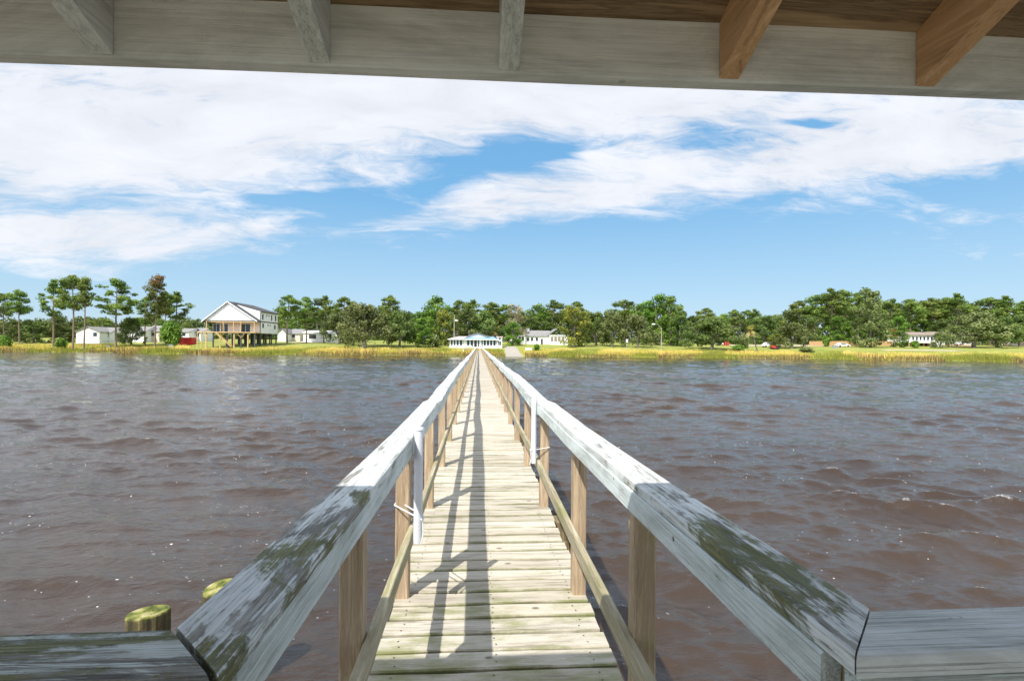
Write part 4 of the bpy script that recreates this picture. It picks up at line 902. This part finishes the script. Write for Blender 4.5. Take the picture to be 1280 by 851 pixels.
# dock house at the end of the pier
def dock_house():
    D_ = 160; g = 1.6; zf = 2.45; xl, xr = XA(562.5, D_), XA(620.5, D_); zE = PX(595, 424.4, D_)[1]; zR = PX(595, 420.6, D_+4)[1]; zA = PX(595, 415.9, D_)[1]
    t = thing('dock_house', 'white screened house with blue porch roof at the far end of the pier', 'boat house', ((xl+xr)/2, D_+4, 1.5))
    part(t, 'floor', 'whitetrim', (xl-.2, xr+.2, D_-.2, D_+9, zf-.35, zf))
    part(t, 'wall', 'white', (xl, XA(590, D_)-0, D_, D_+.12, zf, zf+.42), (XA(604, D_), xr, D_, D_+.12, zf, zf+.42), (xl+.3, xr-.3, D_+7.9, D_+8, zf, zE), (xl, xl+.12, D_+.13, D_+7.8, zf, zf+.7), (XA(579.5, D_), XA(583, D_), D_+.02, D_+.1, zf+.42, zE))
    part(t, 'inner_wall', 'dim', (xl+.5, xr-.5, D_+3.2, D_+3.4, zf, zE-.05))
    pxs = [562.8, 566.5, 570, 574, 578.5, 583, 587.5, 592, 596.8, 604, 608, 612, 616, 620.2]
    for px in pxs: x = XA(px, D_); part(t, 'column', 'whitetrim', (x-.17, x+.17, D_-.04, D_+.2, zf, zE))
    for a, b_ in zip(pxs[:-1], pxs[1:]):
        if a == 596.8: continue
        xa, xb = XA(a, D_)+.18, XA(b_, D_)-.18; o = part(t, 'screen', 'glass', (xa, xb, D_+.04, D_+.07, zf+.43, zE-.1))
    m = MB(); q0, q1 = xl-.7, xr+.7; m.hexa([(q0, D_-.9, zE), (q1, D_-.9, zE), (q1, D_+8.8, zE), (q0, D_+8.8, zE)], [(XA(577, D_), D_+2.6, zR), (XA(617, D_), D_+2.6, zR), (XA(617, D_), D_+5, zR), (XA(577, D_), D_+5, zR)])
    m.build('porch_roof', M['bluemetal'], t)
    part(t, 'eave_trim', 'whitetrim', (q0-.03, q1+.03, D_-.97, D_-.905, zE-.12, zE+.12))
    a0, a1 = XA(577.5, D_), XA(616, D_); ym = D_+1.6; zg = zE+.35; m = MB(); xm = (a0+a1)/2
    m.add([(a0, ym, zg), (a1, ym, zg), (xm, ym, zA-.25), (a0, ym+6, zg), (a1, ym+6, zg), (xm, ym+6, zA-.25)], [(0, 1, 2), (5, 4, 3), (0, 3, 4, 1), (1, 4, 5, 2), (2, 5, 3, 0)]); m.build('gable', M['white'], t)
    m = MB(); gable(m, a0, a1, ym, ym+6, zg, zA-.1, ov=.5, th=.2); m.build('roof', M['roofgrey'], t)
    m = MB(); m.hexa([(XA(561, D_), D_-1.0, zE+.125), (XA(579, D_), D_-1.0, zE+.125), (XA(585, D_), D_+1.4, zR-.1), (XA(573, D_), D_+1.4, zR-.1)], [(XA(561, D_), D_-1.0, zE+.2), (XA(579, D_), D_-1.0, zE+.2), (XA(585, D_), D_+1.4, zR-.02), (XA(573, D_), D_+1.4, zR-.02)]); m.build('roof_sun_sheen', M['pinkroof_sheen'], t)  # sun reflection on the left porch roof, painted as a pinkish sheet
    part(t, 'screen_door', 'whitetrim', (XA(599, D_), XA(602, D_), D_+.0, D_+.1, zf, zE))
    for x in np.linspace(xl+.3, xr-.3, 6): part(t, 'stilt', 'polewood', (x-.15, x+.15, D_+.1, D_+.4, -1, zf-.35))
    # side tower block with a dark window
    b0, b1 = XA(621.5, D_), XA(627.5, D_); part(t, 'tower', 'white', (b0, b1, D_-.3, D_+3, .3, PX(624, 421.5, D_)[1])); part(t, 'tower_roof', 'pinkroof_sheen', (b0-.3, b1+.3, D_-.6, D_+3.3, PX(624, 421.5, D_)[1], PX(624, 420.6, D_)[1]))
    window(t, (b0+b1)/2, PX(624, 429, D_-.3)[1], .95, 1.3, D_-.3, bars=1); window(t, (b0+b1)/2, PX(624, 423.4, D_-.3)[1], .7, .6, D_-.3)
    # steps from the pier up to the floor
    m = MB()
    for k in range(6): m.box(-.5, .75, 158.02+.28*k, 158.02+.28*(k+1)-.01, DZ-.1+(zf-DZ)*k/6, DZ+(zf-DZ)*(k+1)/6)
    m.build('steps', M['whitetrim'], t)
dock_house()
# side landing left of the pier end
x, z = PX(586, 434, 150); t = thing('dock_landing', 'small brown wooden landing platform with posts left of the pier end', 'landing', (x, 150, 0))
part(t, 'platform', 'polewood', (x-1.6, x+1.4, 149, 152, 1.75, 1.95)); part(t, 'shelf', 'polewood', (x-1.5, x+1.3, 149.2, 151.8, .85, .95))
for dx in (-1.5, -.1, 1.3):
    for dy in (149.1, 151.9): part(t, 'leg', 'whitetrim' if dx < -1 else 'polewood', (x+dx-.1, x+dx+.1, dy-.1, dy+.1, -1, 2.6 if dx < -1 else 1.75))

# ------------------------------------------------------------------ SMALL THINGS ASHORE
def dumpster():
    D_ = 166; x0, x1 = XA(223.5, D_), XA(240.5, D_); g = float(ground((x0+x1)/2, D_)); z1 = PX(232, 421.8, D_)[1]; g = min(g, z1-1.5); t = thing('dumpster', 'red open-topped dumpster left of the raised house', 'dumpster', ((x0+x1)/2, D_+1, g))
    m = MB(); y0, y1 = D_, D_+2.3; e = .12
    m.hexa([(x0+.2, y0, g+.15), (x1-.2, y0, g+.15), (x1-.2, y1, g+.15), (x0+.2, y1, g+.15)], [(x0, y0, g+.25), (x1, y0, g+.25), (x1, y1, g+.25), (x0, y1, g+.25)])
    for bx in ((x0, x1, y0, y0+e), (x0, x1, y1-e, y1), (x0, x0+e, y0+e, y1-e), (x1-e, x1, y0+e, y1-e)): m.box(*bx, g+.25, z1)
    m.build('container', M['red'], t); m = MB()
    for k in range(7): q = x0+.3+(x1-x0-.6)*k/6; m.box(q-.06, q+.06, y0-.09, y0-.002, g+.3, z1-.12)
    m.box(x0-.04, x1+.04, y0-.11, y0-.004, z1-.12, z1+.02); m.build('rib', M['red'], t)
    for q in (x0+.7, x1-.7): w = MB(); w.tube([(q, y0-.05, g+.12), (q, y0+.25, g+.12)], .16, 10); w.build('wheel', M['black'], t)
dumpster()
def pole(px, pt, D_, label, lamp=None, name='utility_pole'):
    x = XA(px, D_); g = float(ground(x, D_)); z = PX(px, pt, D_)[1]; t = thing(name, label, 'pole', (x, D_, g)); m = MB(); m.tube([(x, D_, g-.5), (x, D_, z)], [.17, .12], 8); m.build('pole', M['polewood'], t)
    if lamp:
        lx, lz = PX(lamp[0], lamp[1], D_); m = MB(); m.tube([(x, D_, z-.4), (x+(lx-x)*.5, D_, lz+.1), (lx, D_, lz+.1)], .05, 6); m.build('arm', M['metal'], t)
        m = MB(); m.hexa([(lx-.55, D_-.35, lz-.12), (lx+.55, D_-.35, lz-.12), (lx+.55, D_+.35, lz-.12), (lx-.55, D_+.35, lz-.12)], [(lx-.2, D_-.15, lz+.2), (lx+.2, D_-.15, lz+.2), (lx+.2, D_+.15, lz+.2), (lx-.2, D_+.15, lz+.2)]); m.build('lamp_head', M['whitetrim'], t)
    return t
t = pole(567.5, 393.5, 163, 'tall bare wooden pole behind the left end of the dock house', lamp=(570.5, 400.5))
pole(826.7, 409.5, 156, 'wooden pole with a white lamp on an arm on the right lawn', lamp=(816.8, 405.2), name='street_lamp')
def signpost(px, pt, pb, D_, label):
    x = XA(px, D_); g = float(ground(x, D_)); z = PX(px, pt, D_)[1]; t = thing('sign_post', label, 'sign', (x, D_, g)); m = MB(); m.tube([(x, D_, g-.3), (x, D_, z-.3)], .06, 6); m.build('post', M['metal'], t)
    part(t, 'panel', 'whitetrim', (x-.32, x+.32, D_-.1, D_-.06, z-.9, z))
signpost(783.6, 424, 433, 156, 'white sign panel on a thin post in front of the mossy oaks')
def bench():
    D_ = 149; x0, x1 = XA(657, D_), XA(664.5, D_); g = float(ground(x0, D_)); t = thing('garden_bench', 'white bench at the edge of the marsh grass right of the boat ramp', 'bench', ((x0+x1)/2, D_, g))
    h = max(g+.5, 1.2); part(t, 'seat', 'whitetrim', (x0, x1, D_-.25, D_+.25, h, h+.06)); part(t, 'backrest', 'whitetrim', (x0, x1, D_+.27, D_+.32, h+.15, h+.7))
    for q in (x0+.1, x1-.1):
        for dy in (-.2, .2): part(t, 'leg', 'whitetrim', (q-.05, q+.05, D_+dy-.05, D_+dy+.05, g-.3, h-.002))
bench()
def fence():
    D_ = 178; x0, x1 = XA(1012, D_), XA(1116, D_); g = float(ground((x0+x1)/2, D_)); t = thing('wooden_fence', 'orange new wooden board fence behind the right lawn', 'fence', ((x0+x1)/2, D_, g)); m = MB(); n = 150
    for i in range(n): q = x0+(x1-x0)*i/n; gg = float(ground(q, D_)); m.box(q, q+(x1-x0)/n-.02, D_, D_+.03, gg-.1, gg+1.75+.03*math.sin(i))
    m.build('board_panel', M['orangewood'], t)
    for i in range(12): q = x0+(x1-x0)*i/11; gg = float(ground(q, D_)); part(t, 'post', 'orangewood', (q-.06, q+.06, D_+.032, D_+.14, gg-.2, gg+1.8))
fence()
def vehicle(px, D_, L, Hh, mat, label, cat='car', name='parked_car'):
    x = XA(px, D_); g = float(ground(x, D_)); t = thing(name, label, cat, (x, D_, g)); m = MB()
    pr = [(-.5, .22), (-.5, .58), (-.38, .64), (-.24, 1.0), (.14, 1.0), (.30, .66), (.48, .58), (.5, .22)]; w = 1.75
    n = len(pr); m.add([(x+a*L, D_-w/2, g+b*Hh) for a, b in pr]+[(x+a*L, D_+w/2, g+b*Hh) for a, b in pr], [tuple(range(n)), tuple(range(n, 2*n))[::-1]]+[(k, (k+1) % n, n+(k+1) % n, n+k) for k in range(n)]); m.build('body', M[mat], t)
    part(t, 'window', 'glass', (x-.24*L, x+.14*L, D_-w/2-.02, D_-w/2-.002, g+.68*Hh, g+.92*Hh))
    for a in (-.32, .32):
        q = MB(); q.tube([(x+a*L, D_-w/2-.04, g+.32), (x+a*L, D_-w/2+.2, g+.32)], .33, 14); q.build('wheel', M['black'], t)
        q = MB(); q.tube([(x+a*L, D_+w/2-.2, g+.32), (x+a*L, D_+w/2+.04, g+.32)], .33, 14); q.build('wheel', M['black'], t)
vehicle(1053, 168, 4.6, 1.4, 'carwhite', 'white car parked in front of the orange fence')
vehicle(960.5, 172, 4.4, 1.7, 'carwhite', 'white car parked left of the red tractor')
vehicle(902, 190, 4.2, 1.6, 'carwhite', 'white car seen behind the big dark round oak')
def shed():
    D_ = 188; x0, x1 = XA(906.5, D_), XA(911.5, D_); g = float(ground(x0, D_)); t = thing('red_shed', 'small red shed seen under the big dark oak', 'shed', ((x0+x1)/2, D_, g)); m = MB(); prism_wall(m, x0, x1, D_, D_+2, g-.3, g+1.5, g+2.2); m.build('wall', M['red'], t)
    m = MB(); gable(m, x0, x1, D_, D_+2, g+1.52, g+2.3, ov=.12, th=.06); m.build('roof', M['red'], t); part(t, 'door', 'dim', (x0+.4, x0+.9, D_-.03, D_-.002, g, g+1.3))
shed()
def tractor():
    D_ = 160; x = XA(968, D_); g = float(ground(x, D_)); t = thing('tractor', 'red tractor with a raised hood on the right lawn', 'tractor', (x, D_, g)); m = MB()
    m.hexa([(x-.9, D_-.4, g+.6), (x+.5, D_-.4, g+.4), (x+.5, D_+.4, g+.4), (x-.9, D_+.4, g+.6)], [(x-1.0, D_-.35, g+1.35), (x+.6, D_-.35, g+.8), (x+.6, D_+.35, g+.8), (x-1.0, D_+.35, g+1.35)]); m.build('body', M['red'], t)
    part(t, 'seat', 'black', (x+.62, x+1.0, D_-.3, D_+.3, g+.7, g+.8), (x+1.0, x+1.06, D_-.3, D_+.3, g+.7, g+1.25))
    for a, r_ in ((-.7, .34), (.9, .55)):
        for s in (-1, 1): q = MB(); q.tube([(x+a, D_+s*.5, g+r_), (x+a, D_+s*.75, g+r_)], r_, 14); q.build('wheel', M['black'], t)
tractor()
def utility_box(px, D_, w, label):
    x = XA(px, D_); g = float(ground(x, D_)); t = thing('utility_box', label, 'utility box', (x, D_, g)); part(t, 'cabinet', 'metal', (x-w/2, x+w/2, D_-.4, D_+.4, g-.1, g+.95)); part(t, 'lid', 'metal', (x-w/2-.05, x+w/2+.05, D_-.45, D_+.45, g+.952, g+1.05)); part(t, 'door', 'roofgrey', (x-w*.4, x+w*.4, D_-.43, D_-.402, g+.1, g+.85))
utility_box(1044, 157, 1.5, 'grey utility box on the right lawn'); utility_box(214.5, 158, 1.0, 'small grey box between the round bush and the red dumpster'); utility_box(136, 163, .9, 'pale grey box on the grass below the flat-crowned pine')
def playset():
    D_ = 172; x = XA(573, D_); g = float(ground(x, D_)); zz = PX(573, 417.5, D_)[1]; t = thing('play_tower', 'yellow wooden play tower behind the left end of the dock house', 'play tower', (x, D_, g))
    for dx in (-1, 1):
        for dy in (0, 1.6): part(t, 'leg', 'newwood', (x+dx-.08, x+dx+.08, D_+dy-.08, D_+dy+.08, g-.2, zz-1))
    part(t, 'platform', 'newwood', (x-1.1, x+1.1, D_-.1, D_+1.7, zz-2.4, zz-2.3)); m = MB(); gable(m, x-1, x+1, D_, D_+1.6, zz-1, zz, ov=.2, th=.08); m.build('roof', M['newwood'], t); part(t, 'side_panel', 'newwood', (x-.9, x+.9, D_-.06, D_-.01, zz-2.29, zz-1.6))
playset()
# ------------------------------------------------------------------ SKY, SUN, CAMERA
SUN_D = np.array([.43, .69, -1.0]); SUN_D /= np.linalg.norm(SUN_D)       # direction the light travels
elev = math.asin(-SUN_D[2]); to = -SUN_D; az = math.atan2(to[0], to[1])   # azimuth from +Y towards +X
def world():
    w = bpy.data.worlds.new('World'); S.world = w; w.use_nodes = True; t = w.node_tree; t.nodes.clear()
    def N(ty, **k):
        x = t.nodes.new(ty)
        for a, b in k.items(): setattr(x, a, b)
        return x
    L = t.links.new
    out = N('ShaderNodeOutputWorld'); bg = N('ShaderNodeBackground'); bg.inputs[1].default_value = SKYS; L(bg.outputs[0], out.inputs[0])
    sky = N('ShaderNodeTexSky', sky_type='NISHITA', sun_disc=False); sky.sun_elevation = elev; sky.sun_rotation = az; sky.altitude = 0; sky.air_density = 1.0; sky.dust_density = .6; sky.ozone_density = 2.0
    tc = N('ShaderNodeTexCoord'); sp = N('ShaderNodeSeparateXYZ'); L(tc.outputs['Generated'], sp.inputs[0])
    def m(op, a, b=None, c=None, clamp=False):
        x = N('ShaderNodeMath', operation=op, use_clamp=clamp)
        for i, v in enumerate((a, b, c)):
            if v is None: continue
            if isinstance(v, (int, float)): x.inputs[i].default_value = v
            else: L(v, x.inputs[i])
        return x.outputs[0]
    ay = m('MAXIMUM', m('ABSOLUTE', sp.outputs[1]), .02)
    u = m('DIVIDE', sp.outputs[0], ay); v = m('DIVIDE', sp.outputs[2], ay); cb = N('ShaderNodeCombineXYZ'); L(u, cb.inputs[0]); L(v, cb.inputs[1])
    # flow-warped coordinates of the cloud sheet
    def noise(vec, sc, det, ro, dist=0):
        x = N('ShaderNodeTexNoise'); x.inputs['Scale'].default_value = sc; x.inputs['Detail'].default_value = det; x.inputs['Roughness'].default_value = ro; x.inputs['Distortion'].default_value = dist; L(vec, x.inputs[0]); return x
    def mapping(vec, scale=(1, 1, 1), rot=0, loc=(0, 0, 0), ty='POINT'):
        x = N('ShaderNodeMapping', vector_type=ty); x.inputs['Scale'].default_value = scale; x.inputs['Rotation'].default_value = (0, 0, rot); x.inputs['Location'].default_value = loc; L(vec, x.inputs[0]); return x.outputs[0]
    wn = noise(mapping(cb.outputs[0], (1.2, 3.5, 1)), 1.6, 4, .55); ws = N('ShaderNodeVectorMath', operation='SUBTRACT'); L(wn.outputs['Color'], ws.inputs[0]); ws.inputs[1].default_value = (.5, .5, .5)
    wsc = N('ShaderNodeVectorMath', operation='MULTIPLY'); L(ws.outputs[0], wsc.inputs[0]); wsc.inputs[1].default_value = (.30, .10, 0)
    wa = N('ShaderNodeVectorMath', operation='ADD'); L(cb.outputs[0], wa.inputs[0]); L(wsc.outputs[0], wa.inputs[1]); W = wa.outputs[0]
    def bump(px, py, rx, ry, deg, amp, soft=0.0):
        x, z = onY(px, py, 1.0); z -= H
        mp = mapping(W, (rx/630, ry/630, 1), math.radians(deg), (x, z, 0), 'TEXTURE')
        ln = N('ShaderNodeVectorMath', operation='LENGTH'); L(mp, ln.inputs[0])
        mr = N('ShaderNodeMapRange', interpolation_type='SMOOTHSTEP'); mr.inputs[1].default_value = 1.25; mr.inputs[2].default_value = soft; mr.inputs[3].default_value = 0; mr.inputs[4].default_value = amp; L(ln.outputs['Value'], mr.inputs[0]); return mr.outputs[0]
    acc = None
    for b in CLOUDS:
        o = bump(*b); acc = o if acc is None else m('ADD', acc, o)
    f1 = noise(mapping(W, (1, 2.8, 1), math.radians(-10)), 3.2, 9, .62, .4).outputs[0]
    f2 = noise(mapping(W, (1, 5.5, 1), math.radians(8)), 7.5, 8, .68, .6).outputs[0]
    tx = m('ADD', m('MULTIPLY', m('SUBTRACT', f1, .5), 2.1), m('MULTIPLY', m('SUBTRACT', f2, .5), 1.7))
    # outside the photographed part of the sky: scattered cloud from noise alone
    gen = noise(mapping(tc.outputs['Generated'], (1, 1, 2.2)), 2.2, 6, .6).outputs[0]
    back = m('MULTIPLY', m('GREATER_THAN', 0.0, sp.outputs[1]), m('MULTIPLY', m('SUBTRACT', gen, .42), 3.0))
    high = N('ShaderNodeMapRange', interpolation_type='SMOOTHSTEP'); high.inputs[1].default_value = .45; high.inputs[2].default_value = .8; high.inputs[3].default_value = 0; high.inputs[4].default_value = .50; L(v, high.inputs[0])
    tot = m('ADD', m('ADD', m('ADD', acc, tx), back), high.outputs[0])
    cl = N('ShaderNodeMapRange', interpolation_type='SMOOTHSTEP'); cl.inputs[1].default_value = -.05; cl.inputs[2].default_value = .95; L(tot, cl.inputs[0])
    dens = m('MULTIPLY', cl.outputs[0], .96)
    # cloud brightness varies a little with thickness
    br = N('ShaderNodeMapRange'); br.inputs[1].default_value = .2; br.inputs[2].default_value = .8; br.inputs[3].default_value = .80; br.inputs[4].default_value = 1.08; L(f1, br.inputs[0])
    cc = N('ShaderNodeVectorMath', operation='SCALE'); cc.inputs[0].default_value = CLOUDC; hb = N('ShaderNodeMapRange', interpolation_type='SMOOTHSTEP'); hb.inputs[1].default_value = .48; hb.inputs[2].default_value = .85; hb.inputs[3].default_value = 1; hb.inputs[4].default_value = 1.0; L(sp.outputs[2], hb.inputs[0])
    L(m('MULTIPLY', m('MULTIPLY', br.outputs[0], hb.outputs[0]), m('MULTIPLY_ADD', m('MULTIPLY', m('GREATER_THAN', -.05, sp.outputs[1]), m('LESS_THAN', sp.outputs[2], .62)), 1.6, 1.0)), cc.inputs['Scale'])  # unseen low clouds behind the camera brightened to light the roof beam
    tint = N('ShaderNodeMix', data_type='RGBA', blend_type='MULTIPLY'); tint.inputs[0].default_value = 1; tint.inputs[7].default_value = (*SKYT, 1); L(sky.outputs[0], tint.inputs[6])
    hz = N('ShaderNodeValToRGB'); L(m('ABSOLUTE', sp.outputs[2]), hz.inputs[0]); cr = hz.color_ramp
    while len(cr.elements) < 4: cr.elements.new(.5)
    for e, (pp, cc_) in zip(cr.elements, [(0, (.56, .75, .90)), (.10, (.43, .68, .90)), (.28, (.20, .50, .84)), (.8, (.10, .33, .70))]): e.position = pp; e.color = (*cc_, 1)
    hs = N('ShaderNodeVectorMath', operation='SCALE'); L(hz.outputs[0], hs.inputs[0]); hs.inputs['Scale'].default_value = 6.1
    hm = N('ShaderNodeMix', data_type='RGBA'); hm.inputs[0].default_value = .85; L(tint.outputs[2], hm.inputs[6]); L(hs.outputs[0], hm.inputs[7]); tint = hm
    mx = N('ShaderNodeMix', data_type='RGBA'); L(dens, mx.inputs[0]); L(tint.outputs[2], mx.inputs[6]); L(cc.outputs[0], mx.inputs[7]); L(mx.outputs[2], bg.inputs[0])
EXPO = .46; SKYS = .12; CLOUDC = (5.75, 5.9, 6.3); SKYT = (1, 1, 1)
CLOUDS = [(-20, 120, 700, 160, 0, .98), (150, 185, 420, 70, 3, .5), (560, 120, 380, 75, -4, 1.0), (980, 130, 440, 60, -2, .9),
    (150, 312, 300, 48, -3, .75), (60, 290, 180, 50, 0, .3), (330, 285, 130, 22, 8, .35),
    (900, 215, 430, 50, 5, .85), (620, 262, 200, 30, 8, .7), (1150, 180, 260, 48, 3, .7), (1300, 150, 200, 70, 0, .4),
    (640, 195, 120, 24, 14, -1.0), (540, 232, 90, 12, 5, -.5), (400, 250, 130, 16, 0, -.55), (470, 262, 90, 15, 10, -.5), (1025, 146, 50, 10, 3, -.9), (1180, 232, 110, 16, -5, -.6), (60, 268, 120, 8, 5, -.3),
    (600, 400, 1400, 90, 0, -.9), (950, 310, 400, 40, -3, -.5)]
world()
sl = bpy.data.lights.new('sun', 'SUN'); sl.energy = 4.6; sl.angle = math.radians(.53); sl.color = (1, .955, .88)
so = bpy.data.objects.new('sun', sl); col.objects.link(so); so.location = (-20, -30, 60)
import mathutils
so.rotation_euler = mathutils.Vector(SUN_D.tolist()).to_track_quat('-Z', 'Y').to_euler()
cam = bpy.data.cameras.new('camera'); cam.sensor_width = 36; cam.lens = 36*F/1280; cam.clip_start = .05; cam.clip_end = 5000
cam.shift_y = 0
co = bpy.data.objects.new('camera', cam); col.objects.link(co); co.location = (0, 0, H)
mm = mathutils.Matrix(((rt[0], up[0], -fw[0]), (rt[1], up[1], -fw[1]), (rt[2], up[2], -fw[2]))); co.rotation_euler = mm.to_euler()
S.camera = co
S.view_settings.view_transform = 'Standard'; S.view_settings.look = 'None'; S.view_settings.gamma = 1; S.view_settings.use_curve_mapping = False; S.view_settings.exposure = EXPO
S.cycles.use_denoising = True; S.cycles.max_bounces = 6; S.cycles.transparent_max_bounces = 4
